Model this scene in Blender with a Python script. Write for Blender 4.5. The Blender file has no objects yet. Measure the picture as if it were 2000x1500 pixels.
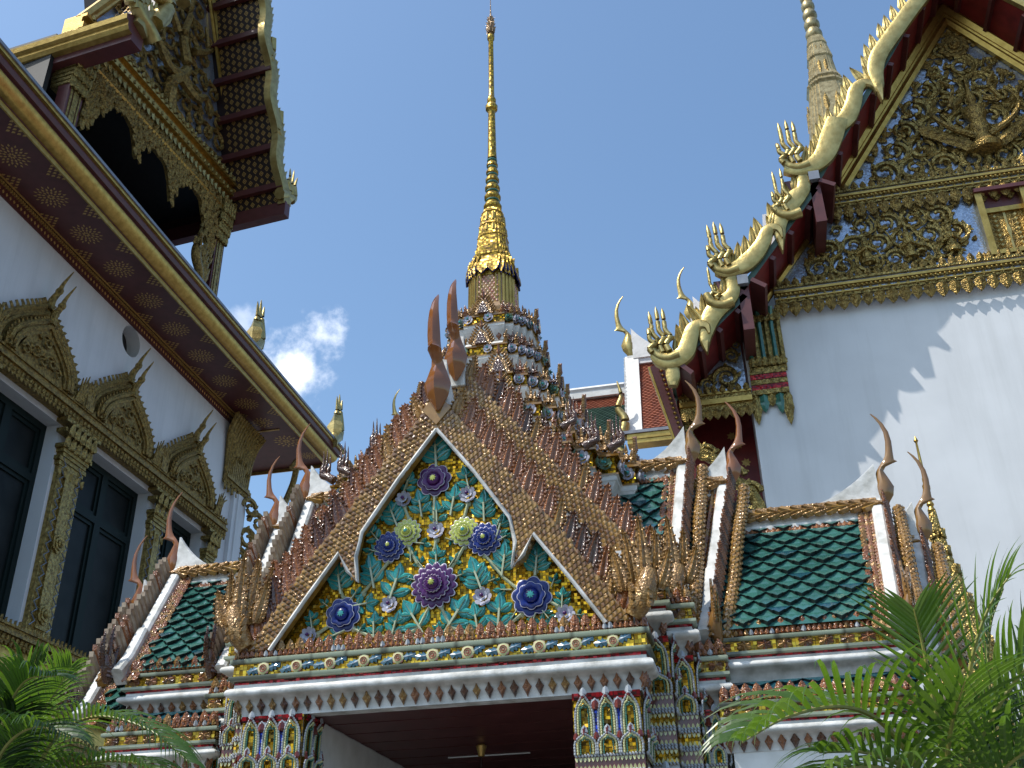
import bpy, math, random
from math import sin, cos, pi, radians, sqrt, atan2, hypot
from mathutils import Vector, Matrix
V3 = Vector
random.seed(7)
scene = bpy.context.scene
COL = scene.collection

# ---------------------------------------------------------------- camera
YAW, PITCH, ROLL, FPX = radians(12.2145), radians(29.3323), radians(-1.1511), 2085.55
EYE = V3((0, 0, 1.6))
FWD = V3((-sin(YAW)*cos(PITCH), cos(YAW)*cos(PITCH), sin(PITCH)))
_r = V3((cos(YAW), sin(YAW), 0)); _u = _r.cross(FWD)
RGT = _r*cos(ROLL) + _u*sin(ROLL)
UPV = -_r*sin(ROLL) + _u*cos(ROLL)
cd = bpy.data.cameras.new('camera'); cam = bpy.data.objects.new('camera', cd); COL.objects.link(cam)
cd.sensor_width = 36; cd.lens = FPX/2000*36; cd.clip_start = .1; cd.clip_end = 3000
Mx = Matrix((RGT, UPV, -FWD)).transposed().to_4x4(); Mx.translation = EYE
cam.matrix_world = Mx
scene.camera = cam

def ray(px, py): return (FWD*FPX + RGT*(px-1000) + UPV*(750-py)).normalized()
def at(px, py, X=None, Y=None, Z=None):
    """photo measurement -> point of the wall X / the facade Y / the level Z"""
    d = ray(px, py)
    t = X/d.x if X is not None else Y/d.y if Y is not None else (Z-EYE.z)/d.z
    return EYE + d*t

# ---------------------------------------------------------------- sky, sun, exposure
SUN_AZ, SUN_EL = radians(52), radians(58)
SUN = V3((-cos(SUN_EL)*sin(SUN_AZ), -cos(SUN_EL)*cos(SUN_AZ), sin(SUN_EL)))
w = bpy.data.worlds.new('World'); scene.world = w; w.use_nodes = True
wn, wl = w.node_tree.nodes, w.node_tree.links
bg = wn['Background']; bg.inputs['Strength'].default_value = SKY_STRENGTH = .15
sky = wn.new('ShaderNodeTexSky'); sky.sky_type = 'NISHITA'; sky.sun_disc = False
sky.sun_elevation = SUN_EL; sky.sun_rotation = atan2(SUN.x, SUN.y)
sky.air_density = 1.15; sky.dust_density = 2.2; sky.ozone_density = 1.6
tc = wn.new('ShaderNodeTexCoord')
def wmath(op, a, b=None, c=None):
    n = wn.new('ShaderNodeMath'); n.operation = op
    for i, q in enumerate((a, b, c)):
        if q is None: continue
        if isinstance(q, (int, float)): n.inputs[i].default_value = q
        else: wl.new(q, n.inputs[i])
    return n.outputs[0]
def cloud(px, py, size, amount, nscale, seed):
    c = ray(px, py)
    d = wn.new('ShaderNodeVectorMath'); d.operation = 'SUBTRACT'; wl.new(tc.outputs['Generated'], d.inputs[0]); d.inputs[1].default_value = c
    l = wn.new('ShaderNodeVectorMath'); l.operation = 'LENGTH'; wl.new(d.outputs[0], l.inputs[0])
    mp = wn.new('ShaderNodeMapping'); mp.inputs['Location'].default_value = (seed, seed*.3, 0); wl.new(tc.outputs['Generated'], mp.inputs[0])
    n = wn.new('ShaderNodeTexNoise'); n.inputs['Scale'].default_value = nscale; n.inputs['Detail'].default_value = 7; n.inputs['Roughness'].default_value = .62
    wl.new(mp.outputs[0], n.inputs['Vector'])
    f = wmath('SUBTRACT', 1.0, wmath('DIVIDE', l.outputs['Value'], size))
    v = wmath('ADD', f, wmath('MULTIPLY', wmath('SUBTRACT', n.outputs['Fac'], .5), 2.6))
    s = wn.new('ShaderNodeMapRange'); s.interpolation_type = 'SMOOTHSTEP'; s.inputs['From Min'].default_value = .12; s.inputs['From Max'].default_value = 1.05
    s.inputs['To Max'].default_value = amount; wl.new(v, s.inputs['Value'])
    return s.outputs[0]
tint = wn.new('ShaderNodeMix'); tint.data_type = 'RGBA'; tint.blend_type = 'MULTIPLY'; tint.inputs[0].default_value = 1; wl.new(sky.outputs[0], tint.inputs[6]); tint.inputs[7].default_value = (.86, 1.0, 1.06, 1)
skymix = tint.outputs[2]
for a in ((588, 705, .046, .92, 19, 3.1), (636, 655, .030, .7, 26, 1.7), (555, 735, .034, .85, 28, 6.2), (462, 640, .026, .35, 26, 9.4)):
    m = wn.new('ShaderNodeMix'); m.data_type = 'RGBA'; wl.new(cloud(*a), m.inputs[0]); wl.new(skymix, m.inputs[6]); m.inputs[7].default_value = (7.6, 7.9, 8.6, 1)
    skymix = m.outputs[2]
wl.new(skymix, bg.inputs['Color'])
sl = bpy.data.lights.new('sun', 'SUN'); sl.energy = 3.0; sl.angle = radians(.5); sl.color = (1, .955, .88)
so = bpy.data.objects.new('sun', sl); COL.objects.link(so); so.rotation_euler = (-SUN).to_track_quat('-Z', 'Y').to_euler(); so.location = SUN*60
vs = scene.view_settings; vs.view_transform = 'Standard'; vs.look = 'None'; vs.exposure = 0.42; vs.gamma = 1; vs.use_curve_mapping = False
scene.cycles.max_bounces = 6; scene.cycles.diffuse_bounces = 3; scene.cycles.glossy_bounces = 3

# ---------------------------------------------------------------- materials
def mk(name, c1, c2=None, scale=6., rough=.5, metal=0., bump=0., bscale=30., btype='noise', cells=None, coat=0., spec=.5, grout=None, tilt=.0, trans=None, detail=4, streak=0.):
    m = bpy.data.materials.new(name); m.use_nodes = True
    nt = m.node_tree; N, L = nt.nodes, nt.links
    b = N['Principled BSDF']; b.inputs['Roughness'].default_value = rough; b.inputs['Metallic'].default_value = metal
    b.inputs['Coat Weight'].default_value = coat; b.inputs['Coat Roughness'].default_value = .08; b.inputs['Specular IOR Level'].default_value = spec
    t = N.new('ShaderNodeTexCoord')
    c1 = (*c1, 1); c2 = (*(c2 or c1[:3]), 1)
    mix = N.new('ShaderNodeMix'); mix.data_type = 'RGBA'; mix.inputs[6].default_value = c1; mix.inputs[7].default_value = c2
    if cells:
        vo = N.new('ShaderNodeTexVoronoi'); vo.feature = 'F1'; vo.distance = 'CHEBYCHEV'; vo.inputs['Scale'].default_value = cells; vo.inputs['Randomness'].default_value = .35
        L.new(t.outputs['Object'], vo.inputs['Vector'])
        sp = N.new('ShaderNodeSeparateColor'); L.new(vo.outputs['Color'], sp.inputs[0]); L.new(sp.outputs[0], mix.inputs[0])
        col = mix.outputs[2]
        if grout:
            mr = N.new('ShaderNodeMapRange'); mr.inputs['From Min'].default_value = .40; mr.inputs['From Max'].default_value = .5; L.new(vo.outputs['Distance'], mr.inputs[0])
            g = N.new('ShaderNodeMix'); g.data_type = 'RGBA'; g.inputs[7].default_value = (*grout, 1); L.new(mr.outputs[0], g.inputs[0]); L.new(col, g.inputs[6]); col = g.outputs[2]
        L.new(col, b.inputs['Base Color'])
        if tilt:
            geo = N.new('ShaderNodeNewGeometry')
            s = N.new('ShaderNodeVectorMath'); s.operation = 'SUBTRACT'; L.new(vo.outputs['Color'], s.inputs[0]); s.inputs[1].default_value = (.5, .5, .5)
            sc = N.new('ShaderNodeVectorMath'); sc.operation = 'SCALE'; L.new(s.outputs[0], sc.inputs[0]); sc.inputs['Scale'].default_value = tilt
            a = N.new('ShaderNodeVectorMath'); a.operation = 'ADD'; L.new(geo.outputs['Normal'], a.inputs[0]); L.new(sc.outputs[0], a.inputs[1])
            nm = N.new('ShaderNodeVectorMath'); nm.operation = 'NORMALIZE'; L.new(a.outputs[0], nm.inputs[0]); L.new(nm.outputs[0], b.inputs['Normal'])
    else:
        no = N.new('ShaderNodeTexNoise'); no.inputs['Scale'].default_value = scale; no.inputs['Detail'].default_value = detail; L.new(t.outputs['Object'], no.inputs['Vector'])
        mr = N.new('ShaderNodeMapRange'); mr.inputs['From Min'].default_value = .35; mr.inputs['From Max'].default_value = .68; L.new(no.outputs['Fac'], mr.inputs[0]); L.new(mr.outputs[0], mix.inputs[0])
        L.new(mix.outputs[2], b.inputs['Base Color'])
        if streak:
            mp = N.new('ShaderNodeMapping'); mp.inputs['Scale'].default_value = (2.2, 2.2, .16); L.new(t.outputs['Object'], mp.inputs[0])
            sn = N.new('ShaderNodeTexNoise'); sn.inputs['Scale'].default_value = 1.0; sn.inputs['Detail'].default_value = 8; sn.inputs['Roughness'].default_value = .65; L.new(mp.outputs[0], sn.inputs['Vector'])
            sr = N.new('ShaderNodeMapRange'); sr.inputs['From Min'].default_value = .48; sr.inputs['From Max'].default_value = .75; sr.inputs['To Max'].default_value = streak; L.new(sn.outputs['Fac'], sr.inputs[0])
            sx = N.new('ShaderNodeMix'); sx.data_type = 'RGBA'; sx.inputs[7].default_value = (.36, .36, .34, 1); L.new(sr.outputs[0], sx.inputs[0]); L.new(mix.outputs[2], sx.inputs[6]); L.new(sx.outputs[2], b.inputs['Base Color'])
    if bump:
        if btype == 'noise':
            q = N.new('ShaderNodeTexNoise'); q.inputs['Scale'].default_value = bscale; q.inputs['Detail'].default_value = 3; o = q.outputs['Fac']
        else:
            q = N.new('ShaderNodeTexVoronoi'); q.inputs['Scale'].default_value = bscale; q.feature = 'SMOOTH_F1' if btype == 'carve' else 'F1'; o = q.outputs['Distance']
        L.new(t.outputs['Object'], q.inputs['Vector'])
        bp = N.new('ShaderNodeBump'); bp.inputs['Strength'].default_value = bump; bp.inputs['Distance'].default_value = .04; bp.invert = btype != 'noise'
        L.new(o, bp.inputs['Height']); L.new(bp.outputs[0], b.inputs['Normal'])
    if trans:
        b.inputs['Transmission Weight'].default_value = 0
        tr = N.new('ShaderNodeBsdfTranslucent'); tr.inputs[0].default_value = (*trans, 1)
        ms = N.new('ShaderNodeMixShader'); ms.inputs[0].default_value = .35; L.new(b.outputs[0], ms.inputs[1]); L.new(tr.outputs[0], ms.inputs[2]); L.new(ms.outputs[0], N['Material Output'].inputs[0])
    return m
M = {}
def mat(k, *a, **q): M[k] = mk(k, *a, **q); return M[k]
mat('white', (.80, .79, .76), (.66, .65, .61), scale=3.5, rough=.55, bump=.12, bscale=9)
mat('white_worn', (.78, .77, .74), (.42, .41, .37), scale=4.5, rough=.6, bump=.2, bscale=14, detail=7)
mat('wall', (.72, .725, .73), (.66, .665, .67), scale=.7, rough=.7, bump=.10, bscale=2.2, streak=.22)
mat('gilt', (.47, .34, .11), (.17, .115, .035), scale=9, rough=.36, metal=.8, bump=.9, bscale=26, btype='carve')
mat('gilt_fine', (.50, .33, .09), (.16, .095, .025), scale=14, rough=.36, metal=.8, bump=1., bscale=60, btype='carve')
mat('gilt_dark', (.42, .28, .08), (.13, .085, .027), scale=9, rough=.4, metal=.7, bump=1., bscale=30, btype='carve')
mat('gilt_smooth', (.56, .37, .10), (.40, .25, .06), scale=5, rough=.34, metal=.85, bump=.15, bscale=20)
mat('gold_pale', (.50, .39, .15), (.34, .25, .085), scale=4, rough=.38, metal=.75, bump=.25, bscale=9, detail=8)
mat('gold_leafed', (.66, .42, .05), (.30, .17, .02), cells=24, rough=.34, metal=.65, grout=(.14, .08, .02), tilt=.32)
mat('gold_glass', (.78, .44, .015), (.20, .10, .006), cells=27, rough=.2, metal=.75, grout=(.10, .06, .01), tilt=.7)
mat('gold_glass_fine', (.80, .52, .05), (.36, .20, .02), cells=22, rough=.22, metal=.8, grout=(.14, .085, .02), tilt=.55)
mat('red_glass', (.50, .012, .02), (.16, .006, .01), cells=20, rough=.2, metal=.4, grout=(.05, .01, .01), tilt=.5)
mat('blue_glass', (.02, .07, .62), (.01, .025, .22), cells=22, rough=.2, metal=.4, grout=(.01, .01, .05), tilt=.5)
mat('mirror', (.46, .54, .66), (.32, .38, .48), cells=24, rough=.25, metal=.6, grout=(.3, .32, .36), tilt=.14)
mat('copper', (.30, .115, .04), (.17, .055, .018), scale=12, rough=.16, coat=.6, bump=.5, bscale=55, btype='carve')
mat('copper_dark', (.12, .045, .018), (.06, .022, .01), scale=12, rough=.16, coat=.6, bump=.4, bscale=45, btype='carve')
mat('bronze', (.36, .20, .06), (.20, .10, .028), scale=10, rough=.22, coat=.4, metal=.25, bump=.5, bscale=40, btype='carve')
mat('ochre', (.36, .20, .05), (.23, .115, .026), scale=9, rough=.17, coat=.5)
mat('silver_gold', (.46, .37, .19), (.24, .18, .08), scale=5, rough=.4, metal=.6, bump=.3, bscale=10)
mat('slat', (.36, .29, .21), (.20, .13, .085), scale=7, rough=.6)
mat('horn', (.30, .115, .035), (.21, .072, .02), scale=2.2, rough=.1, coat=.7)
mat('horn_ochre', (.28, .15, .045), (.19, .09, .025), scale=2.2, rough=.14, coat=.6)
mat('green_tile', (.042, .145, .120), (.022, .088, .072), cells=3.1, rough=.13, coat=.3)
mat('blue_tile', (.015, .075, .095), (.010, .045, .06), cells=3.1, rough=.13, coat=.3)
mat('lime_tile', (.30, .36, .18), (.2, .27, .14), cells=3.1, rough=.13, coat=.3)
mat('red_tile', (.33, .10, .05), (.20, .06, .035), cells=5, rough=.45)
mat('moss_tile', (.045, .095, .065), (.025, .06, .045), cells=5, rough=.45)
mat('maroon', (.115, .030, .028), (.085, .022, .020), scale=3, rough=.42)
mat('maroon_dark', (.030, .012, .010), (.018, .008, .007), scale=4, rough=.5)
mat('red_wall', (.22, .02, .018), (.14, .012, .012), scale=3, rough=.5)
mat('stencil', (.62, .40, .13), (.45, .27, .07), scale=12, rough=.4, metal=.35)
mat('dark', (.010, .011, .012), (.016, .018, .018), rough=.6)
mat('shutter', (.008, .016, .015), (.010, .018, .016), scale=3, rough=.5, spec=.15)
mat('pane', (.016, .019, .019), (.008, .010, .010), scale=1.4, rough=.4, spec=.12)
mat('tile_edge', (.006, .012, .012), (.012, .018, .017), rough=.5)
mat('ochre_dark', (.20, .095, .022), (.13, .055, .014), scale=9, rough=.17, coat=.5)
mat('celadon', (.36, .41, .30), (.26, .30, .21), cells=2.2, rough=.3, coat=.2, grout=(.1, .11, .08))
mat('teal', (.03, .31, .29), (.018, .20, .20), scale=9, rough=.16, coat=.5)
mat('vein', (.46, .49, .32), (.34, .37, .23), scale=8, rough=.25, coat=.3)
mat('navy', (.008, .024, .19), (.004, .010, .08), scale=9, rough=.3, coat=.1, spec=.35)
mat('purple', (.085, .016, .12), (.04, .008, .06), scale=9, rough=.3, coat=.1, spec=.35)
mat('lime', (.46, .50, .07), (.33, .36, .05), scale=9, rough=.16, coat=.5)
mat('petal', (.56, .56, .64), (.42, .42, .52), scale=9, rough=.18, coat=.5)
mat('rim', (.58, .57, .66), (.44, .43, .54), scale=9, rough=.18, coat=.5)
mat('pink', (.62, .46, .22), (.50, .13, .16), scale=14, rough=.2, coat=.4)
mat('cream', (.62, .60, .30), (.5, .48, .22), scale=10, rough=.25, coat=.4)
mat('rose_line', (.48, .045, .09), rough=.2, coat=.4)
mat('slate_leaf', (.085, .20, .27), (.05, .13, .19), scale=9, rough=.2, coat=.5)
mat('sage', (.17, .26, .17), (.10, .17, .12), scale=9, rough=.2, coat=.5)
mat('grey_glaze', (.42, .44, .46), (.27, .29, .31), scale=14, rough=.22, coat=.5)
mat('brick_red', (.16, .03, .022), (.1, .02, .016), scale=9, rough=.2, coat=.4)
mat('jade', (.05, .19, .13), (.03, .12, .085), scale=9, rough=.2, coat=.5)
mat('lead', (.27, .29, .32), (.20, .21, .24), scale=4, rough=.45, metal=.2)
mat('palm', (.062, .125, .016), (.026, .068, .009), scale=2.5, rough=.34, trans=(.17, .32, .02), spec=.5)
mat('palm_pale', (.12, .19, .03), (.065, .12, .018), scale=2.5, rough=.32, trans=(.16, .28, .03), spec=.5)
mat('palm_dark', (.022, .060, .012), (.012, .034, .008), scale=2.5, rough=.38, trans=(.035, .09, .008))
mat('rachis', (.30, .27, .06), (.18, .19, .04), scale=8, rough=.45)
mat('trunk', (.16, .12, .08), (.09, .07, .045), scale=10, rough=.8, bump=.5, bscale=20)
mat('paving', (.15, .14, .13), (.11, .105, .10), cells=1.4, rough=.8)
mat('brass', (.55, .36, .12), rough=.3, metal=.9)
mat('tube', (.75, .77, .75), rough=.3)

# ---------------------------------------------------------------- mesh building
class MB:
    def __init__(s): s.v = []; s.f = []; s.m = []
    def add(s, vs, fs, m=0, T=None):
        b = len(s.v)
        s.v.extend([T @ V3(q) for q in vs] if T is not None else [V3(q) for q in vs])
        for i, f in enumerate(fs):
            s.f.append([b+j for j in f]); s.m.append(m[i] if isinstance(m, (list, tuple)) else m)
        return s
    def box(s, x0, x1, y0, y1, z0, z1, m=0, T=None):
        vs = [(x, y, z) for x in (x0, x1) for y in (y0, y1) for z in (z0, z1)]
        return s.add(vs, [(0, 1, 3, 2), (4, 6, 7, 5), (0, 4, 5, 1), (2, 3, 7, 6), (0, 2, 6, 4), (1, 5, 7, 3)], m, T)
    def prism(s, pts, off, m=0, side=None, T=None):
        """polygon pts (3-D) extruded by off"""
        n = len(pts); a = [V3(p) for p in pts]; o = V3(off)
        vs = a + [p+o for p in a]
        fs = [list(range(n))[::-1], list(range(n, 2*n))] + [(i, (i+1) % n, n+(i+1) % n, n+i) for i in range(n)]
        return s.add(vs, fs, [m, m] + [m if side is None else side]*n, T)
    def loft(s, rings, m=0, closed=True, cap=True, T=None, seg=None):
        n = len(rings[0]); vs = [p for r in rings for p in r]; fs = []; ms = []
        for k in range(len(rings)-1):
            for i in range(n if closed else n-1):
                j = (i+1) % n
                fs.append((k*n+i, k*n+j, (k+1)*n+j, (k+1)*n+i))
                ms.append(m if seg is None else seg(k, i))
        if cap and closed:
            fs.append(list(range(n))[::-1]); fs.append([(len(rings)-1)*n+i for i in range(n)])
            ms += [ms[0], ms[-1]]
        return s.add(vs, fs, ms, T)
    def lathe(s, prof, n=12, c=(0, 0, 0), m=0, T=None, seg=None):
        return s.loft([[(c[0]+r*cos(2*pi*i/n), c[1]+r*sin(2*pi*i/n), c[2]+z) for i in range(n)] for r, z in prof], m, T=T, seg=seg)
    def tube(s, path, rad, n=5, m=0, T=None, flat=1.0):
        P = [V3(p) for p in path]; rings = []
        for i, p in enumerate(P):
            t = (P[min(i+1, len(P)-1)]-P[max(i-1, 0)]).normalized()
            a = t.cross(V3((0, 0, 1)))
            if a.length < .05: a = t.cross(V3((0, 1, 0)))
            a.normalize(); b = t.cross(a)
            r = rad(i/(len(P)-1)) if callable(rad) else rad[i] if isinstance(rad, (list, tuple)) else rad
            rings.append([p + a*(r*cos(2*pi*k/n)) + b*(r*flat*sin(2*pi*k/n)) for k in range(n)])
        return s.loft(rings, m, T=T)
    def put(s, tpl, T, mm=None):
        vs, fs, ms = tpl
        return s.add(vs, fs, [mm[q] for q in ms] if mm else list(ms), T)
    def tpl(s): return (s.v, s.f, s.m)
    def mesh(s, name, mats, smooth=None):
        me = bpy.data.meshes.new(name); me.from_pydata([tuple(p) for p in s.v], [], s.f); me.validate(clean_customdata=False)
        for k in mats: me.materials.append(M[k])
        if len(me.polygons) == len(s.m): me.polygons.foreach_set('material_index', s.m)
        if smooth is not None:
            me.polygons.foreach_set('use_smooth', [True]*len(me.polygons)); me.set_sharp_from_angle(angle=radians(smooth))
        me.update(); return me
WM = {}
def link(o, parent, W=None):
    COL.objects.link(o); W = W or Matrix.Identity(4); WM[o] = W
    if parent is not None:
        o.parent = parent; o.matrix_parent_inverse = WM[parent].inverted()
    o.matrix_basis = W
    return o
def part(name, mb, mats, parent=None, smooth=None, W=None, bevel=0):
    mats = mats if isinstance(mats, (list, tuple)) else [mats]
    o = bpy.data.objects.new(name, mb if isinstance(mb, bpy.types.Mesh) else mb.mesh(name, mats, smooth))
    link(o, parent, W)
    if bevel:
        b = o.modifiers.new('bevel', 'BEVEL'); b.width = bevel; b.segments = 2; b.limit_method = 'ANGLE'; b.angle_limit = radians(50)
    return o
def thing(name, label, cat, loc, group=None):
    o = bpy.data.objects.new(name, None); o.empty_display_size = .3
    link(o, None, Matrix.Translation(V3(loc))); o['label'] = label; o['category'] = cat
    if group: o['group'] = group
    return o
def tag(o, label, cat, group=None):
    o['label'] = label; o['category'] = cat
    if group: o['group'] = group
    return o
def frame(o, x, y, z, s=1.0):
    """matrix with axes x,y,z (vectors) at o"""
    m = Matrix((V3(x)*s, V3(y)*s, V3(z)*s)).transposed().to_4x4(); m.translation = V3(o); return m
def facing(o, out, s=1.0, up=(0, 0, 1)):
    """local x = lateral, y = outward, z = up"""
    y = V3(out).normalized(); z = V3(up); x = y.cross(z).normalized(); z = x.cross(y)
    return frame(o, x, y, z, s)
def lerp(a, b, t): return a+(b-a)*t
def bez(a, b, c, n): 
    a, b, c = V3(a), V3(b), V3(c)
    return [a*(1-t)**2 + b*2*t*(1-t) + c*t*t for t in [i/n for i in range(n+1)]]
def spline(P, n):
    P = [V3(p) for p in P]; P = [P[0]*2-P[1]] + P + [P[-1]*2-P[-2]]; out = []
    for i in range(1, len(P)-2):
        for k in range(n):
            t = k/n; a, b, c, d = P[i-1:i+3]
            out.append(.5*((2*b)+(c-a)*t+(2*a-5*b+4*c-d)*t*t+(3*b-a-3*c+d)*t**3))
    return out+[P[-2]]
def inside(p, poly):
    r = False; x, y = p; n = len(poly)
    for i in range(n):
        (x0, y0), (x1, y1) = poly[i], poly[(i+1) % n]
        if (y0 > y) != (y1 > y) and x < (x1-x0)*(y-y0)/(y1-y0)+x0: r = not r
    return r
def offset_line(pts, o, closed=False):
    """2-D polyline moved to its right by o, mitred"""
    n = len(pts); out = []
    for i in range(n):
        a = pts[i-1] if (i > 0 or closed) else None; b = pts[i]; c = pts[(i+1) % n] if (i < n-1 or closed) else None
        ns = []
        for p, q in ((a, b), (b, c)):
            if p is None or q is None: continue
            dx, dy = q[0]-p[0], q[1]-p[1]; l = hypot(dx, dy); ns.append((dy/l, -dx/l))
        if len(ns) == 1: nx, ny = ns[0]; k = 1
        else:
            nx, ny = ns[0][0]+ns[1][0], ns[0][1]+ns[1][1]; l = hypot(nx, ny); nx /= l; ny /= l; k = 1/max(.35, nx*ns[0][0]+ny*ns[0][1])
        out.append((b[0]+nx*o*k, b[1]+ny*o*k))
    return out
def moulding(mb, plan, prof, closed=False):
    """prof: list of (out, z, material) ; material belongs to the strip that ends at that point"""
    rings = [[(x, y, z) for x, y in offset_line(plan, o, closed)] for o, z, _ in prof]
    mb.loft(rings, 0, closed=closed, cap=False, seg=lambda k, i: prof[k+1][2])

# ---------------------------------------------------------------- ornament templates (x lateral, y out, z up)
def t_leaf(w, h, d, lobes=3, tip=.0, m=0):
    """pointed antefix leaf with a raised rib and notched edge"""
    b = MB(); L = []; n = lobes*2
    for i in range(n+1):
        t = i/n; r = w/2*sin(pi*min(1, .22+.78*t))**.8*(1 if i % 2 == 0 else 1.18) if i < n else 0
        L.append((r*(1 if i else .8), t*h))
    lf = [(-x, tip*(z/h)**2, z) for x, z in L]; rt = [(x, tip*(z/h)**2, z) for x, z in L]
    rib = [(0, d*(1-.7*(z/h))+tip*(z/h)**2, z) for x, z in L]
    for i in range(n):
        b.add([lf[i], rib[i], rib[i+1], lf[i+1]], [(0, 1, 2, 3)], m); b.add([rib[i], rt[i], rt[i+1], rib[i+1]], [(0, 1, 2, 3)], m)
        b.add([lf[i], lf[i+1], (0, -d*.5, L[i+1][1]), (0, -d*.5, L[i][1])], [(0, 1, 2, 3)], m); b.add([rt[i], (0, -d*.5, L[i][1]), (0, -d*.5, L[i+1][1]), rt[i+1]], [(0, 1, 2, 3)], m)
    return b.tpl()
def t_diamond(w, h, d, m=0):
    P = [(0, 0, h*.5), (w*.2, 0, h*.26), (w*.5, 0, h*.04), (w*.32, 0, -h*.14), (0, 0, -h*.5), (-w*.32, 0, -h*.14), (-w*.5, 0, h*.04), (-w*.2, 0, h*.26)]
    Q = [(x*.45, d, z*.45) for x, y, z in P]
    b = MB(); b.loft([[(x, -.012, z) for x, y, z in P], P, Q], m); return b.tpl()
def t_crocket(w, h, d, lean=.0, beads=True):
    """flame leaf of the rake: ribbed, beaded edge. mats 0 body 1 bead"""
    b = MB(); n = 9; L = []
    for i in range(n+1):
        t = i/n; L.append((w/2*(1-t)**.62*(.55+1.25*t*(1-t)+.45*min(1, t*4)), lean*t*t*h, t*h))
    prof = [(-1, 0), (-.62, .55), (-.34, .35), (0, 1), (.34, .35), (.62, .55), (1, 0), (0, -.6)]
    b.loft([[(cx+x*r, y*d*(1-.5*z/h), z) for x, y in prof] for r, cx, z in L], 0)
    if beads:
        for r, cx, z in L[1:-1]:
            for s in (-1, 1):
                b.put(T_BEAD, Matrix.Translation((cx+s*r, d*.3, z)) @ Matrix.Scale(w*.085, 4), {0: 0})
    return b.tpl()
def ico(n=1):
    import bmesh
    bm = bmesh.new(); bmesh.ops.create_icosphere(bm, subdivisions=n, radius=1); bm.verts.index_update()
    r = ([v.co.copy() for v in bm.verts], [[v.index for v in f.verts] for f in bm.faces], [0]*len(bm.faces)); bm.free(); return r
T_BEAD = ico(1)
def t_scale(w, h, d):
    """one shield scale, pointing down -z"""
    P = [(-w/2, 0, h*.3), (w/2, 0, h*.3), (w*.46, .0, -h*.2), (0, 0, -h*.62), (-w*.46, 0, -h*.2)]
    b = MB(); b.add(P+[(0, d, -h*.22), (0, d*.25, h*.3)], [(0, 6, 5, 4), (6, 1, 2, 5), (5, 2, 3), (5, 3, 4)], 0); return b.tpl()
def t_flower(R, layers, petals, cup=.35):
    """layered scalloped rosette. mats 0 petal 1 rim 2 centre. y is outward"""
    b = MB(); N = petals*6
    for k in range(layers):
        r1 = R*(1-.30*k); r0 = r1*.42; y0 = .03+R*cup*.42*k; sc = .07
        def ring(r, y, s, ph=0): return [(r*(1+s*abs(sin(petals*.5*a+ph))-s*.5)*cos(a), y, r*(1+s*abs(sin(petals*.5*a+ph))-s*.5)*sin(a)) for a in [2*pi*i/N for i in range(N)]]
        ph = k*.7
        b.loft([ring(r1*.93, y0-.02, .15, ph), ring(r1, y0+R*.05, .17, ph), ring(r1*.955, y0+R*.075, .165, ph), ring(r1*.93, y0+R*.09, .16, ph), ring(r1*.78, y0+R*.10, .13, ph), ring(r1*.6, y0+R*.06, .08, ph), ring(r0, y0-.01, 0, ph)], 0, seg=lambda q, i: 1 if q in (0, 1) else 0, cap=False)
        b.loft([ring(r0*1.02, y0-.01, 0), ring(r0*.4, y0-.03, 0)], 0)
    rc = R*(.27 if layers > 2 else .36); yc = .03+R*cup*.42*(layers-1)
    b.loft([[(r*cos(a), y, r*sin(a)) for a in [2*pi*i/16 for i in range(16)]] for r, y in ((rc, yc), (rc*1.05, yc+R*.14), (rc*.7, yc+R*.24), (rc*.2, yc+R*.26))], 0)
    rs = [[(q*rc*(.62 if i % 2 else .34)*cos(2*pi*i/16), yc+y, q*rc*(.62 if i % 2 else .34)*sin(2*pi*i/16)) for i in range(16)] for q, y in ((1, R*.22), (1, R*.29), (.4, R*.31))]
    b.loft(rs, 2)
    return b.tpl()
def t_daisy(R):
    """small open flower: two rings of cupped petals and a centre. mats 0 petal 1 centre"""
    b = MB()
    for n, r, y, s in ((8, R*.62, .03, R*.36), (6, R*.34, .05+R*.2, R*.28)):
        for i in range(n):
            a = 2*pi*(i+.5*(n == 6))/n; c = V3((r*cos(a), y, r*sin(a)))
            T = Matrix.Translation(c) @ Matrix.Rotation(-a, 4, 'Y') @ Matrix.Rotation(.45, 4, 'Z')
            b.add([(s*cos(q), .25*s*(cos(q)), s*.85*sin(q)) for q in [2*pi*j/8 for j in range(8)]]+[(0, -.1*s, 0)], [(j, (j+1) % 8, 8) for j in range(8)]+[list(range(8))[::-1]], 0, T)
    b.put(T_BEAD, Matrix.Translation((0, .06+R*.3, 0)) @ Matrix.Scale(R*.22, 4), {0: 1})
    return b.tpl()
def leaflet(b, p, d, L, w, up=.035):
    """ceramic leaflet lying in the x-z plane with pale midrib; mats 0 leaf 1 vein"""
    d = V3((d[0], 0, d[1])).normalized(); s = V3((-d.z, 0, d.x)); p = V3(p); o = V3((0, 1, 0)); st = []
    for t, ww in ((0, .25), (.25, .85), (.5, 1), (.75, .72), (1, .02)):
        c = p+d*(L*t); st.append([c-s*(w*ww/2)+o*.012, c-s*(w*ww*.25)+o*(up*.95), c+o*up*.8, c+s*(w*ww*.25)+o*(up*.95), c+s*(w*ww/2)+o*.012])
    b.loft(st, 0, closed=False)
    rim = [[q[0], q[0]-o*.03] for q in st]; b.loft(rim, 0, closed=False); b.loft([[q[4]-o*.03, q[4]] for q in st], 0, closed=False)
    a, e = p+d*(L*.02), p+d*(L*.72); r = w*.075
    b.loft([[a-s*r+o*up*.7, a+o*(up+.02), a+s*r+o*up*.7], [e-s*r*.4+o*up*.7, e+o*(up+.008), e+s*r*.4+o*up*.7]], 1)
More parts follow.
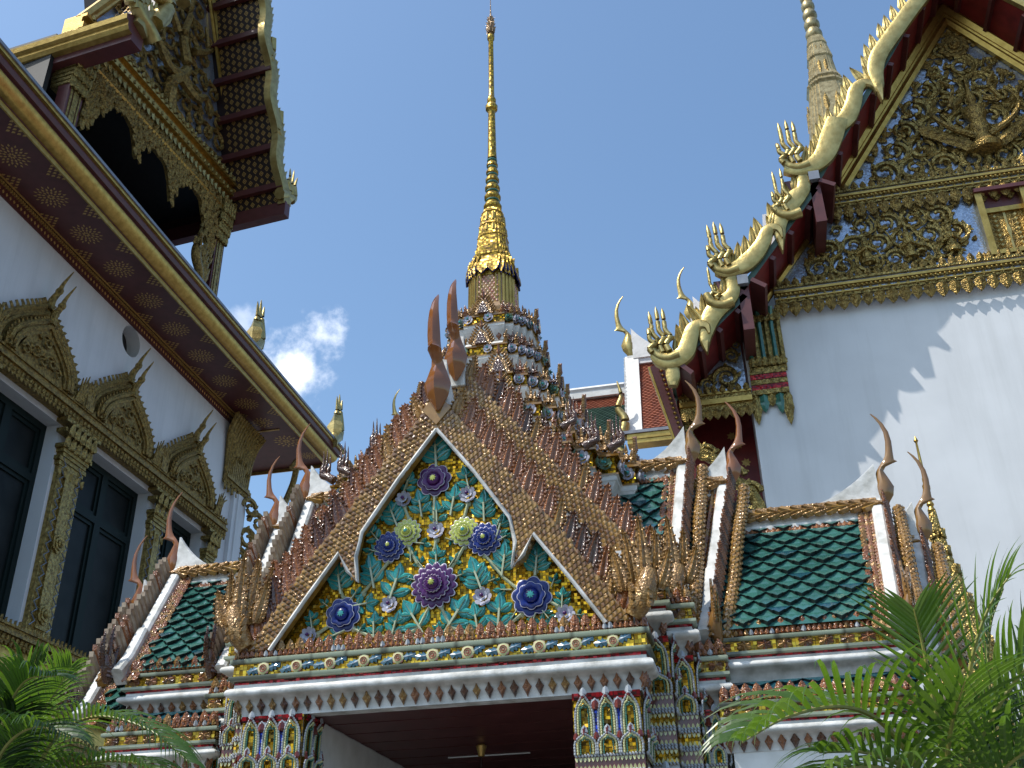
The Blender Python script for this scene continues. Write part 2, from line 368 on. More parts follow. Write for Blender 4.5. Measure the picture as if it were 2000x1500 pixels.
def t_spray(L, pairs=2, seed=0):
    """spray of leaflets growing along +z from the origin"""
    rn = random.Random(seed); b = MB(); w = L*.31
    leaflet(b, (0, 0, L*.48), (rn.uniform(-.1, .1), 1), L*.52, w)
    for k in range(pairs):
        z = L*(.14+.36*k/max(1, pairs-1)) if pairs > 1 else L*.3
        for s in (-1, 1):
            leaflet(b, (s*.01, 0, z+rn.uniform(-.02, .02)*L), (s*rn.uniform(.85, 1.15), rn.uniform(.5, .85)), L*rn.uniform(.40, .5)*(1-.12*k), w*.86)
    b.box(-L*.025, L*.025, 0, .052, -L*.06, L*.55, 1)
    return b.tpl()
def t_flame(h, n=4, w=.5, lean=.5, d=.05):
    """crest of n tall spikes rising from a curled base (hang hong). x = outward from the roof end, z = up, y = thickness"""
    b = MB()
    base = spline([(-w*.9, 0, -h*.12), (-w*.35, 0, -h*.02), (0, 0, h*.02), (w*.55, 0, h*.10), (w*.5, 0, h*.30)], 5)
    b.tube(base, lambda t: d*(1.7-.7*t), 8)
    for i in range(n):
        x = lerp(-w*.28, w*.52, i/max(1, n-1)); hh = h*(1-.16*abs(i-(n-1)*.55)); z0 = h*.04+.1*h*i/n
        P = spline([(x, 0, z0), (x+w*.16, 0, z0+hh*.16), (x+w*.02, 0, z0+hh*.38), (x-w*.02, 0, z0+hh*.55), (x+lean*.02*i, 0, z0+hh)], 5)
        b.tube(P, lambda t: d*(.95*(1-t)**.7+.04)*(1.25 if .3 < t < .45 else 1), 7)
    return b.tpl()
HORN = [(-.06, -.03, .03, .02), (.02, -.09, .06, .07), (.12, -.13, .13, .13), (.25, -.11, .16, .155), (.38, -.08, .11, .12), (.50, -.04, .06, .075), (.56, .0, .10, .066), (.60, .03, .20, .06), (.625, .05, .275, .045), (.66, .08, .235, .05), (.72, .115, .235, .055), (.80, .14, .24, .05), (.95, .165, .25, .043), (1.10, .165, .235, .035), (1.24, .13, .185, .025), (1.35, .075, .115, .015), (1.42, .03, .05, .004)]
FRONT_LAT = [.02, .065, .12, .155, .115, .075, .062, .072, .08, .074, .074, .074, .068, .055, .04, .026, .007]
def horn_mb(body=0, base=1, s=1.0, white=True, slim=1.0, tall=1.0, long=1.0, front=False):
    """chofa: x outward, z up, origin at the gable apex"""
    b = MB(); rings = []
    for ih, (z, f0, f1, l) in enumerate(HORN):
        l = FRONT_LAT[ih] if front else l*slim; c = (f0+f1)/2; hw = (f1-f0)/2
        rings.append([(c+hw, 0, z), (c+hw*.45, l*.72, z), (c-hw*.1, l, z), (c-hw*.7, l*.6, z), (c-hw, 0, z), (c-hw*.7, -l*.6, z), (c-hw*.1, -l, z), (c+hw*.45, -l*.72, z)])
    b.loft([[(x*s, y*s, z*s*tall) for x, y, z in r] for r in rings], body)
    if white:
        st = []
        for t in [i/8 for i in range(9)]:
            x = lerp(-.06, -.95*long, t); top = .60*(1-t)**2.1+.02; hw = lerp(.10, .13, t)*slim
            st.append([(x*s, -hw*s, -.1*s), (x*s, -hw*.8*s, (top-.02)*s*tall), (x*s, 0, top*s*tall), (x*s, hw*.8*s, (top-.02)*s*tall), (x*s, hw*s, -.1*s)])
        b.loft(st, base)
    return b
def spiral_tpl(R, turns=1.35, thick=.12, leaves=True, flip=1, n=26):
    """carved C-scroll in the x-z plane with leaf lobes on its outer edge"""
    b = MB(); P = []
    for i in range(n+1):
        t = i/n; a = t*turns*2*pi; r = R*(1-.78*t); P.append(V3((flip*(r*cos(a)), .05*R+.25*R*t, r*sin(a))))
    b.tube(P, lambda t: R*thick*(1.15-.5*t), 5)
    if leaves:
        tl = t_leaf(R*.34, R*.52, R*.12, 2, R*.05)
        for i in range(1, n-8, 3):
            d = (P[i]-V3((0, P[i].y, 0))).normalized(); tg = (P[i+1]-P[i]).normalized(); d = (d*.8-tg*.7).normalized()
            b.put(tl, facing(P[i]+V3((0, -.02*R, 0)), (0, 1, 0), 1, d))
    b.put(T_BEAD, Matrix.Translation(P[-1]) @ Matrix.Scale(R*.17, 4), {0: 0})
    return b.tpl()

# ================================================================ ground
g = MB(); g.box(-400, 400, -200, 600, -.5, 0)
o = part('ground', g, 'paving'); o['kind'] = 'structure'

# ================================================================ temple gate
XC, YF, YC = -3.62, 12.0, 14.7
gate = thing('temple_gate', 'ornate ceramic-covered temple gate with flowered gable, green tiled wings and tall gilded spire', 'gate', (XC, YC, 0))
FRONT = (0, -1, 0)
LEAF = t_leaf(.105, .15, .045, 3, .02); LEAFS = t_leaf(.055, .075, .03, 2, .01); DIAM = t_diamond(.105, .20, .03)
me_leaf = None
def row(p0, p1, n): return [V3(p0).lerp(V3(p1), (i+.5)/n) for i in range(n)]

# profile of the cornices (out, z, material): 0 white 1 red glass 2 celadon 3 gold glass 4 copper
CM = ['white_worn', 'red_glass', 'celadon', 'gold_glass_fine', 'copper', 'white_worn']
def cornice_profile(z0, k=1.0):
    P = [(-.30, 0, 5), (-.11, 0, 5), (-.115, .02, 5), (-.105, .08, 5), (-.08, .14, 5), (-.045, .19, 5), (.0, .215, 5), (.04, .225, 0), (.062, .245, 0), (.066, .275, 0), (.05, .305, 0), (.015, .325, 0),
         (-.015, .33, 0), (-.02, .355, 0), (-.02, .372, 0), (-.014, .373, 1), (-.014, .405, 1), (.02, .406, 2), (.042, .425, 2), (.042, .462, 2), (.005, .475, 2), (.0, .476, 3), (.0, .61, 3), (.03, .612, 2), (.042, .625, 2), (.042, .665, 2), (.02, .68, 2), (-.02, .685, 4), (-.04, .72, 4), (-.10, .74, 0), (-.5, .76, 0)]
    return [(o, z0+z*k, m) for o, z, m in P]
def cornice(name, plan, z0, k=1.0, parent=None, lf=True, dia=True, individual=False, band=None):
    mb = MB(); moulding(mb, plan, cornice_profile(z0, k))
    root = part(name, mb, CM, parent or gate, smooth=50)
    extra = MB()
    for (xa, ya), (xb, yb) in zip(plan, plan[1:]):
        L = hypot(xb-xa, yb-ya); nx, ny = (yb-ya)/L, -(xb-xa)/L; out = V3((nx, ny, 0))
        if L < .08: continue
        t = V3((xb-xa, yb-ya, 0))/L
        if dia:
            n = max(1, round(L/.148))
            for p in row((xa, ya, z0+.11*k), (xb, yb, z0+.11*k), n):
                T = facing(p+out*-.065, (out + V3((0, 0, -.38))).normalized(), random.uniform(.92, 1.05))
                if individual and L > 3:
                    ob = part('diamond_ornament', ME['diamond'], None, root, W=T)
                    ob.material_slots[0].link = 'OBJECT'; ob.material_slots[0].material = M[random.choice(['copper', 'copper', 'copper_dark', 'bronze', 'copper_dark'])]
                else: extra.put(DIAM, T, {0: random.choice([0, 0, 1, 2])})
        if lf:
            n = max(1, round(L/.125))
            for p in row((xa, ya, z0+.75*k), (xb, yb, z0+.75*k), n):
                T = facing(p+out*-.03, (out+V3((0, 0, .15))).normalized(), random.uniform(.93, 1.07))
                if individual and L > 3:
                    ob = part('leaf_finial', ME['leaf'], None, root, W=T)
                    ob.material_slots[0].link = 'OBJECT'; ob.material_slots[0].material = M[random.choice(['copper', 'copper', 'copper', 'bronze'])]
                else: extra.put(LEAF, T, {0: random.choice([0, 0, 0, 2])})
            n = max(1, round(L/.062))
            for p in row((xa, ya, z0+.69*k), (xb, yb, z0+.69*k), n):
                extra.put(LEAFS, facing(p+out*.0, out, random.uniform(.9, 1.1)), {0: random.choice([0, 0, 0, 2, 3])})
        if band == 'scroll' and L > .3:
            n = max(1, round(L/.24))
            for p in row((xa, ya, z0+.543*k), (xb, yb, z0+.543*k), n):
                for a in range(0, 360, 60):
                    extra.put(LEAFS, facing(p+out*.005, out, 1.25, (t*cos(radians(a+30))*1.6+V3((0, 0, sin(radians(a+30))))).normalized()), {0: random.choice([2, 2, 0, 1])})
    if extra.v: part('ornament_row', extra, ['copper', 'copper_dark', 'bronze', 'grey_glaze'], root)
    return root
ME = {}
def tmesh(key, name, tpl, mats, smooth=None):
    b = MB(); b.put(tpl, Matrix.Identity(4)); ME[key] = b.mesh(name, mats, smooth); return ME[key]
tmesh('diamond', 'diamond_ornament', DIAM, ['copper']); tmesh('leaf', 'leaf_finial', LEAF, ['copper'])

# ---- front cornice of the porch
X0, X1 = -6.14, -1.10
PLAN = [(X0+.0, YF+1.3), (X0, YF), (X1, YF), (X1, YF+.62)]
PZ = 4.44
pc = cornice('cornice', PLAN, PZ, 1.0, individual=True)
# flowers and leaves on its gold band
FLW = MB(); FLW.lathe([(.0, .0), (.05, .0), (.075, .012), (.07, .03), (.045, .036), (.03, .028), (.012, .04), (0, .042)], 12, T=Matrix.Rotation(-pi/2, 4, 'X'))
for i in range(8):
    a = 2*pi*i/8; FLW.add([(q*cos(a+s), yy, q*sin(a+s)) for q, s, yy in ((.035, -.12, .036), (.072, -.30, .03), (.082, 0, .022), (.072, .30, .03), (.035, .12, .036))], [(0, 1, 2, 3, 4)], 1 if i % 2 else 0)
for r, yy in ((.047, .046), (.022, .05)):
    FLW.loft([[(q*cos(2*pi*j/10), y2, q*sin(2*pi*j/10)) for j in range(10)] for q, y2 in ((r, yy-.012), (r-.004, yy), (r-.01, yy-.012))], 2, cap=False)
tmesh('band_flower', 'band_flower', FLW.tpl(), ['cream', 'pink', 'rose_line'], 40)
LF = MB()
def lobed(b, s):
    P = [(0, -.012), (.05, -.05), (.062, -.022), (.10, -.045), (.11, -.008), (.15, -.02), (.165, .04), (.12, .045), (.105, .062), (.075, .042), (.055, .06), (.03, .03), (0, .022)]
    pts = [(s*x, .012, z) for x, z in P]; c = (s*.08, .034, .005)
    b.add(pts+[c], [(i, (i+1) % len(P), len(P)) for i in range(len(P))], 0)
    b.tube([(0, .026, 0), (s*.08, .042, .004), (s*.15, .022, .025)], lambda t: .004*(1-t)+.001, 4, 1)
lobed(LF, 1); tmesh('band_leaf', 'band_leaf', LF.tpl(), ['slate_leaf', 'rim'])
for i in range(11):
    x = X0+.40+i*(X1-X0-.78)/10; p = V3((x, YF-.002, PZ+.543))
    part('band_flower', ME['band_flower'], None, pc, W=facing(p, FRONT, random.uniform(.95, 1.08)))
    for s in (-1, 1):
        T = facing(p+V3((s*.055, 0, .0)), FRONT); T = T @ Matrix.Scale(-1 if s > 0 else 1, 4, (1, 0, 0)) @ Matrix.Rotation(radians(random.uniform(-8, 8)+(18 if s < 0 else -10)), 4, 'Y')
        part('band_leaf', ME['band_leaf'], None, pc, W=T)

# ---- mosaic lotus capital panel: local x along the face, z up, y out; w x h
CAPM = ['gold_glass', 'blue_glass', 'grey_glaze', 'cream', 'jade', 'brick_red', 'red_glass', 'white']
T_CELL = ico(1)
def beads(b, P, r, m, flat=.7, step=1.5):
    P = [V3(p) for p in P]; acc = 0; last = None
    L = [0]
    for a, c in zip(P, P[1:]): L.append(L[-1]+(c-a).length)
    n = max(2, int(L[-1]/(r*step))); j = 0
    for i in range(n+1):
        s = L[-1]*i/n
        while j < len(P)-2 and L[j+1] < s: j += 1
        k = (s-L[j])/max(1e-6, L[j+1]-L[j]); p = P[j].lerp(P[j+1], min(1, k)); d = (P[j+1]-P[j]).normalized()
        y = V3((0, 1, 0)); x = d.cross(y).normalized()
        b.put(T_BEAD, frame(p, x*r*.8, y*r*flat, d*r*1.15), {0: m})
def petal_arch(b, cx, z0, h, w, T, inner=0, y=.0):
    q = MB()
    def arch(k, top): return spline([(cx-w/2*k, y+.015, z0), (cx-w/2*k, y+.02, z0+h*.45), (cx-w/2*k*.8, y+.03, z0+h*.72), (cx-w/2*k*.35, y+.05, z0+h*.9*top), (cx, y+.07, z0+h*top), (cx+w/2*k*.35, y+.05, z0+h*.9*top), (cx+w/2*k*.8, y+.03, z0+h*.72), (cx+w/2*k, y+.02, z0+h*.45), (cx+w/2*k, y+.015, z0)], 4)
    beads(q, arch(1, 1), .020, 2); beads(q, arch(.72, .88), .018, 3); beads(q, arch(.46, .76), .014, 4)
    q.put(t_leaf(.06, .10, .03, 2), facing((cx, y+.06, z0+h*.90), (0, 1, 0)), {0: 5})
    q.put(t_leaf(.075, .10, .03, 2), facing((cx, y+.055, z0+h*.98), (0, 1, 0)), {0: 2})
    b.put(q.tpl(), T)
def capital_face(b, T, w, z0, z1, n=3):
    h = z1-z0; hb = h*.30
    b.add([(-w/2, .004, z0), (w/2, .004, z0), (w/2, .004, z1), (-w/2, .004, z1)], [(0, 1, 2, 3)], 0, T)
    b.add([(-w/2, .03, z1-.07), (w/2, .03, z1-.07), (w/2, .05, z1), (-w/2, .05, z1)], [(0, 1, 2, 3)], 6, T)
    pw = w/n
    for i in range(n): petal_arch(b, -w/2+pw*(i+.5), z0+hb, h*.66, pw*.80, T)
    for i in range(n-1 if n > 1 else 0):
        x = -w/2+pw*(i+1); b.add([(x-pw*.13, .012, z0+hb), (x+pw*.13, .012, z0+hb), (x+pw*.13, .012, z1-.16), (x-pw*.13, .012, z1-.16)], [(0, 1, 2, 3)], 1, T)
        q = MB(); q.put(t_leaf(.085, .12, .05, 2), facing((x, .03, z1-.19), (0, 1, 0)), {0: 5}); q.put(t_leaf(.1, .13, .03, 2), facing((x, .02, z1-.15), (0, 1, 0)), {0: 2}); b.put(q.tpl(), T)
    for i in range(n): petal_arch(b, -w/2+pw*(i+.5), z0+.01, hb*1.0, pw*.92, T, y=.03)
    for i in range(n+1):
        q = MB(); q.put(t_leaf(.06, .09, .03, 2), facing((max(-w/2+.03, min(w/2-.03, -w/2+pw*i)), .05, z0+hb*.75), (0, 1, 0)), {0: 5}); b.put(q.tpl(), T)
def rope(b, T, w, z, r=.02, m=2):
    n = int(w/(r*1.7))
    q = MB()
    for i in range(n):
        x = -w/2+w*(i+.5)/n; q.put(T_BEAD, Matrix.Translation((x, .03, z)) @ Matrix.Rotation(.6, 4, 'Y') @ Matrix.Diagonal((r*.75, r*.9, r*1.35, 1)), {0: m})
    b.put(q.tpl(), T)
def teeth(b, T, w, z, h, m=3, down=True):
    n = max(2, int(w/.045)); q = MB()
    for i in range(n):
        x = -w/2+w*(i+.5)/n; s = -1 if down else 1
        q.add([(x-.02, .02, z), (x+.02, .02, z), (x+.013, .025, z+s*h*.6), (x, .03, z+s*h), (x-.013, .025, z+s*h*.6)], [(0, 1, 2, 3, 4)], m)
    b.put(q.tpl(), T)
def pillar(name, x0, x1, y0, y1, ztop, ch=.66, faces=('front', 'right'), parent=None):
    """square pier with mosaic lotus capital, bands under it and mosaic shaft"""
    sh = MB(); sh.box(x0, x1, y0, y1, 0, ztop); root = part(name, sh, 'grey_glaze', parent or gate)
    b = MB(); zc = ztop-ch
    for f in faces:
        if f == 'front': T = facing(((x0+x1)/2, y0, 0), FRONT); w = x1-x0
        elif f == 'right': T = facing((x1, (y0+y1)/2, 0), (1, 0, 0)); w = y1-y0
        else: T = facing((x0, (y0+y1)/2, 0), (-1, 0, 0)); w = y1-y0
        capital_face(b, T, w, zc, ztop, 3 if w > .6 else 2 if w > .33 else 1)
        zz = zc
        for k in range(4):
            b.add([(-w/2, .008, zz-.19), (w/2, .008, zz-.19), (w/2, .008, zz), (-w/2, .008, zz)], [(0, 1, 2, 3)], 5 if k % 2 == 0 else 0, T)
            rope(b, T, w, zz-.012); teeth(b, T, w, zz-.03, .05); teeth(b, T, w, zz-.165, .05, down=False); rope(b, T, w, zz-.18)
            zz -= .20
        for k in range(3): petal_arch(b, 0, zz-.5-.5*k, .46, w*.8, T)
    part('capital', b, CAPM, root)
    return root
pillar('pillar', -1.99, -1.22, YF+.07, YF+.62, PZ-.01)
pillar('pillar', -5.98, -5.21, YF+.07, YF+.62, PZ-.01, faces=('front', 'right', 'left'))

# ---- passage behind the porch: ceiling boards, white side walls
b = MB()
for i in range(26): b.box(-5.22, -1.98, YF+.27+i*.3, YF+.26+i*.3+.293, PZ+.012+.004*(i % 2), PZ+.06)
part('ceiling', b, 'maroon', gate)
b = MB(); b.box(-5.32, -5.20, YF+.62, 19.8, 0, PZ-.01); b.box(-1.99, -1.87, YF+.62, 19.8, 0, PZ-.01); b.box(-5.2, -1.99, 19.6, 19.8, 3.05, PZ-.01)
part('passage_wall', b, 'white', gate)
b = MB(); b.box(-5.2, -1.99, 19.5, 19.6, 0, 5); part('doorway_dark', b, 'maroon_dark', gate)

# ---- tympanum
YT = YF+.22
b = MB(); b.prism([(XC-2.35, YT, 5.0), (XC+2.35, YT, 5.0), (XC+.2, YT, 8.0), (XC, YT, 8.1), (XC-.2, YT, 8.0)], (0, .1, 0))
tym = part('tympanum', b, 'gold_glass', gate)
def T2(px, py): return at(px, py, Y=YT-.005)
def fl(name, px, py, rpx, mats, layers, petals, cup=.35):
    p = T2(px, py); R = rpx*.0061*1.04
    key = name+str(layers)+mats[0]+str(petals)
    b = MB(); b.put(t_flower(R, layers, petals, cup), Matrix.Identity(4))
    part(name, b, mats, tym, smooth=60, W=facing(p, FRONT, 1, (random.uniform(-.3, .3), 0, 1)))
fl('layered_flower', 850, 940, 34, ['purple', 'rim', 'lime'], 2, 8, .42)
fl('layered_flower', 850, 1145, 44, ['purple', 'rim', 'lime'], 3, 16, .36)
fl('layered_flower', 797, 1042, 28, ['lime', 'rim', 'teal'], 3, 14)
fl('layered_flower', 908, 1040, 29, ['lime', 'rim', 'teal'], 3, 14)
fl('layered_flower', 763, 1070, 31, ['navy', 'rim', 'lime'], 3, 14)
fl('layered_flower', 948, 1055, 33, ['navy', 'rim', 'lime'], 3, 14)
fl('layered_flower', 672, 1203, 34, ['navy', 'rim', 'teal'], 2, 8, .4)
fl('layered_flower', 1040, 1167, 37, ['navy', 'rim', 'teal'], 2, 8, .4)
tmesh('daisy', 'small_flower', t_daisy(.125), ['petal', 'purple'], 60)
for px, py, s in ((790, 977, 1), (915, 968, 1.05), (853, 1038, 1.05), (762, 1182, 1), (944, 1167, 1.08), (605, 1243, 1), (1106, 1202, 1.08)):
    part('small_flower', ME['daisy'], None, tym, W=facing(T2(px, py), FRONT, s*.98))
SPR = [((820, 450), (812, 265), 3), ((630, 610), (672, 500), 2), ((1010, 585), (985, 465), 2), ((590, 800), (535, 665), 3), ((1100, 770), (1095, 612), 3), ((735, 745), (715, 608), 2), ((905, 735), (935, 580), 2), ((825, 790), (820, 672), 2),
       ((480, 890), (415, 810), 2), ((1170, 880), (1210, 745), 2), ((1185, 890), (1260, 850), 1), ((700, 905), (780, 915), 1), ((880, 880), (935, 900), 1), ((672, 1010), (668, 930), 1), ((455, 1160), (425, 990), 3), ((550, 1230), (612, 1048), 2), ((820, 1050), (820, 930), 2), ((900, 1040), (950, 965), 1), ((740, 1045), (690, 985), 1), ((925, 1110), (1000, 1080), 1), ((700, 1125), (635, 1110), 1),
       ((1085, 1180), (1022, 1010), 3), ((1205, 1085), (1228, 912), 3), ((1400, 1085), (1415, 918), 3), ((1255, 1180), (1160, 1180), 1), ((262, 1195), (240, 1030), 3), ((335, 1275), (465, 1250), 2), ((320, 1240), (372, 1170), 1), ((185, 1275), (140, 1240), 1), ((95, 1400), (82, 1310), 2), ((280, 1420), (170, 1470), 1), ((455, 1450), (455, 1318), 2), ((560, 1450), (598, 1310), 2), ((735, 1420), (640, 1260), 2), ((880, 1410), (992, 1230), 2), ((830, 1455), (835, 1370), 2),
       ((1065, 1425), (1038, 1270), 2), ((1180, 1410), (1195, 1218), 2), ((1400, 1320), (1375, 1395), 1), ((1440, 1300), (1500, 1375), 2), ((1495, 1160), (1522, 1088), 1), ((1555, 1280), (1560, 1172), 2), ((1620, 1325), (1695, 1330), 1), ((1130, 1130), (1185, 1110), 1), ((500, 740), (470, 780), 1), ((1180, 800), (1200, 750), 1), ((480, 960), (400, 940), 1), ((1290, 1300), (1250, 1370), 1), ((990, 1430), (1010, 1370), 1), ((360, 1440), (395, 1380), 1), ((690, 1465), (665, 1400), 1)]
for i, (a, c, pr) in enumerate(SPR):
    A, B = T2(580+a[0]/3, 760+a[1]/3), T2(580+c[0]/3, 760+c[1]/3); d = B-A
    b = MB(); b.put(t_spray(d.length*1.15, pr+(1 if pr < 3 and d.length > .5 else 0), i), Matrix.Identity(4))
    part('leaf_spray', b, ['teal', 'vein'], tym, W=facing(A, FRONT, 1, d.normalized()))
# pale stems linking flowers and leaves
for L in ([(850, 970), (848, 1000), (850, 1020)], [(797, 1065), (815, 1100), (835, 1125)], [(908, 1068), (890, 1100), (870, 1125)], [(790, 990), (800, 1015)], [(915, 985), (908, 1012)], [(763, 1095), (735, 1130), (710, 1160)], [(948, 1085), (985, 1130), (1010, 1150)], [(840, 1185), (820, 1225), (790, 1245)], [(862, 1185), (880, 1225), (920, 1240)], [(690, 1228), (720, 1242), (770, 1246)], [(650, 1220), (620, 1240)], [(1020, 1200), (990, 1225), (940, 1240)], [(1065, 1170), (1090, 1185)], [(853, 1055), (850, 1075)], [(672, 1170), (665, 1150)], [(1045, 1130), (1047, 1115)]):
    b = MB(); b.tube([T2(x, y)+V3((0, -.02, 0)) for x, y in L], .022, 6)
    for x, y in (L[0], L[-1]): b.put(T_BEAD, Matrix.Translation(T2(x, y)) @ Matrix.Diagonal((.045, .03, .05, 1)))
    part('stem', b, 'vein', tym, smooth=60)

# ---- gabled roof tiers of the porch
SC = t_scale(.078, .085, .022)
def scales(b, poly, y, down, m=0, step=(.066, .058), size=1.0, mats=(0, 0, 1, 2, 2)):
    """cover a polygon of the (x,z) facade with overlapping scales that point along down"""
    d = V3((down[0], 0, down[1])).normalized(); s = V3((-d.z, 0, d.x))
    cx = sum(p[0] for p in poly)/len(poly); cz = sum(p[1] for p in poly)/len(poly); R = max(hypot(p[0]-cx, p[1]-cz) for p in poly)
    n = int(R/step[1])+1; k = int(R/step[0])+1
    for i in range(-n, n+1):
        for j in range(-k, k+1):
            p = V3((cx, 0, cz))+d*(i*step[1])+s*((j+.5*(i % 2))*step[0])
            if inside((p.x, p.z), poly):
                b.put(SC, facing((p.x, y-.004+random.uniform(-.004, .004), p.z), (random.uniform(-.12, .12)+d.x*.18, -1, d.z*.18), size, -d), {0: random.choice(mats)})
CROC = t_crocket(.155, .40, .05, .10); CROC_T = t_crocket(.12, .30, .045, .1)
def t_comb(h):
    """naga crest: fan of ribbed flame leaves on a scaled neck. x outward, y thickness, z up"""
    b = MB()
    b.tube(spline([(-.12*h, 0, -.26*h), (-.04*h, -.02, -.14*h), (.04*h, -.03, .0), (.09*h, -.02, .14*h), (.12*h, 0, .30*h)], 5), lambda t: (.10+.05*sin(pi*t))*h, 9)
    for i, (x, a, k, y) in enumerate(((-.22, -.10, .62, .0), (-.10, .0, .86, .03), (.03, .10, 1.0, -.02), (.14, .22, .80, .03), (.22, .42, .55, .0))):
        b.put(t_crocket(.22*h, k*h, .07*h, .10), facing((x*h, y, .06*h), (0, -1, 0), 1, (sin(a), 0, cos(a))), {0: 0})
    for i in range(9): b.put(t_leaf(.09*h, .15*h, .05, 2), facing((-.08*h+.10*h*(i % 3), -.13*h, -.2*h+.10*h*(i//3)), (0, -1, 0), 1, (-.3, 0, .9)))
    return b.tpl()
tmesh('crocket', 'leaf_crocket', t_crocket(.225, .45, .06, .12), ['copper'])
def rake_tier(y, dz, band_in, band_out, hook, name):
    """naga-scaled rake boards (both sides) of a gable at depth y"""
    for s in (-1, 1):
        b = MB(); e = MB()
        pts = lambda L: [(XC+s*x, z+dz) for x, z in L]
        if hook:
            up = pts([(0, band_in[0][1]), (.98, 6.63), (1.04, 6.30), (1.0, 6.0), (1.14, 6.12), (1.26, 6.38), (1.56, 6.44), (1.32, 6.74), (.20, 8.22), (0, 8.40)])
            lo = pts([(1.26, 6.38), (2.07, 5.22), (2.36, 5.22), (1.56, 6.44)])
            edge = [(0, 7.96), (.50, 7.30), (.96, 6.62), (1.02, 6.30), (.985, 5.97), (1.12, 6.12), (1.25, 6.37), (1.66, 5.80), (2.07, 5.20)]
            polys = [up, lo]
        else:
            polys = [pts([band_in[0], band_in[1], band_out[1], band_out[0]])]; edge = [band_in[0], band_in[1]]
        for pl in polys:
            b.prism([(x, y, z) for x, z in pl], (0, .16, 0), 0)
            scales(b, pl, y, (s*.62, -.79))
        # rounded pale edging along the inner line
        ed = [V3((XC+s*x, y-.01, z+dz)) for x, z in edge]
        e.tube(ed, .027, 6, 0)
        root = part(name, b, ['ochre', 'bronze', 'ochre_dark'], gate)
        if hook: part('edging', e, 'white_worn', root, smooth=60)
        # leaf crockets standing on the upper edge
        A, B = (V3((XC+s*.20, 0, 8.24+dz)), V3((XC+s*2.36, 0, 5.34+dz))) if hook else (V3((XC+s*band_out[0][0], 0, band_out[0][1]+dz)), V3((XC+s*band_out[1][0], 0, band_out[1][1]+dz)))
        n = int((B-A).length/.205)
        for i in range(n):
            p = A.lerp(B, (i+.35)/n); T = facing((p.x-s*.01, y+.07+random.uniform(-.01, .01), p.z-.09), FRONT, random.uniform(1.04, 1.2), (s*.16+random.uniform(-.03, .03), 0, 1))
            if s > 0: T = T @ Matrix.Scale(-1, 4, (1, 0, 0))
            ob = part('leaf_crocket', ME['crocket'], None, root, W=T)
            ob.material_slots[0].link = 'OBJECT'; ob.material_slots[0].material = M[random.choice(['copper', 'copper', 'bronze', 'copper_dark', 'copper'])]
        # naga crest at the foot of the rake
        f = MB(); f.put(t_comb(.95), Matrix.Identity(4))
        q = XC+s*(2.50 if hook else band_out[1][0]+.1)
        part('naga_crest', f, 'bronze', root, smooth=60, W=frame((q, y+.02, 5.50+dz if hook else band_out[1][1]+dz-.25), (s, 0, 0), (0, 1, 0), (0, 0, 1)))
rake_tier(YF+.0, 0, [(0, 7.98)], None, True, 'bargeboard')
rake_tier(YF+.95, 0, [(.0, 9.02), (2.45, 5.90)], [(.12, 9.33), (2.68, 6.10)], False, 'bargeboard')
def slab(b, A, B, C, D, th, m=0):
    n = (V3(B)-V3(A)).cross(V3(D)-V3(A)).normalized()*th
    b.prism([A, B, C, D], n, m)
b = MB()
for s in (-1, 1):
    slab(b, (XC, YF+.16, 8.30), (XC+s*2.32, YF+.16, 5.30), (XC+s*2.32, YF+1.0, 5.30), (XC, YF+1.0, 8.30), -.05*s)
    slab(b, (XC, YF+1.1, 9.26), (XC+s*2.6, YF+1.1, 6.06), (XC+s*2.6, YC+.3, 6.06), (XC, YC+.3, 9.26), -.05*s)
b.prism([(XC, YF+1.02, 9.0), (XC-2.4, YF+1.02, 5.9), (XC-2.4, YF+1.02, 5.2), (XC+2.4, YF+1.02, 5.2), (XC+2.4, YF+1.02, 5.9)], (0, .06, 0))
part('porch_roof', b, 'white_worn', gate)
b = MB()
for s in (-1, 1):
    for i in range(16):
        t = (i+.5)/16; p = V3((XC+s*lerp(.22, 2.36, t), YF+.30, lerp(8.22, 5.36, t)+.03)); b.put(t_diamond(.1, .12, .03), facing(p, (s*.5, -.8, .3)))
part('red_inlay', b, 'red_glass', gate)
# chofas on the two apexes, facing the court
for y, z, s, px in ((YF-.06, 8.28, 1.22, -.0), (YF+.82, 9.22, 1.16, .0)):
    h = horn_mb(0, 1, s, front=True)
    part('chofa', h, ['horn', 'white_worn'], gate, smooth=45, W=frame((XC+.02+px, y, z), (0, -1, 0), (1, 0, 0), (0, 0, 1)))
b = MB(); b.prism([(XC, YF-.03, 8.02), (XC+.2, YF-.03, 8.25), (XC, YF-.03, 8.5), (XC-.2, YF-.03, 8.25)], (0, .1, 0)); part('apex_boss', b, 'ochre', gate)

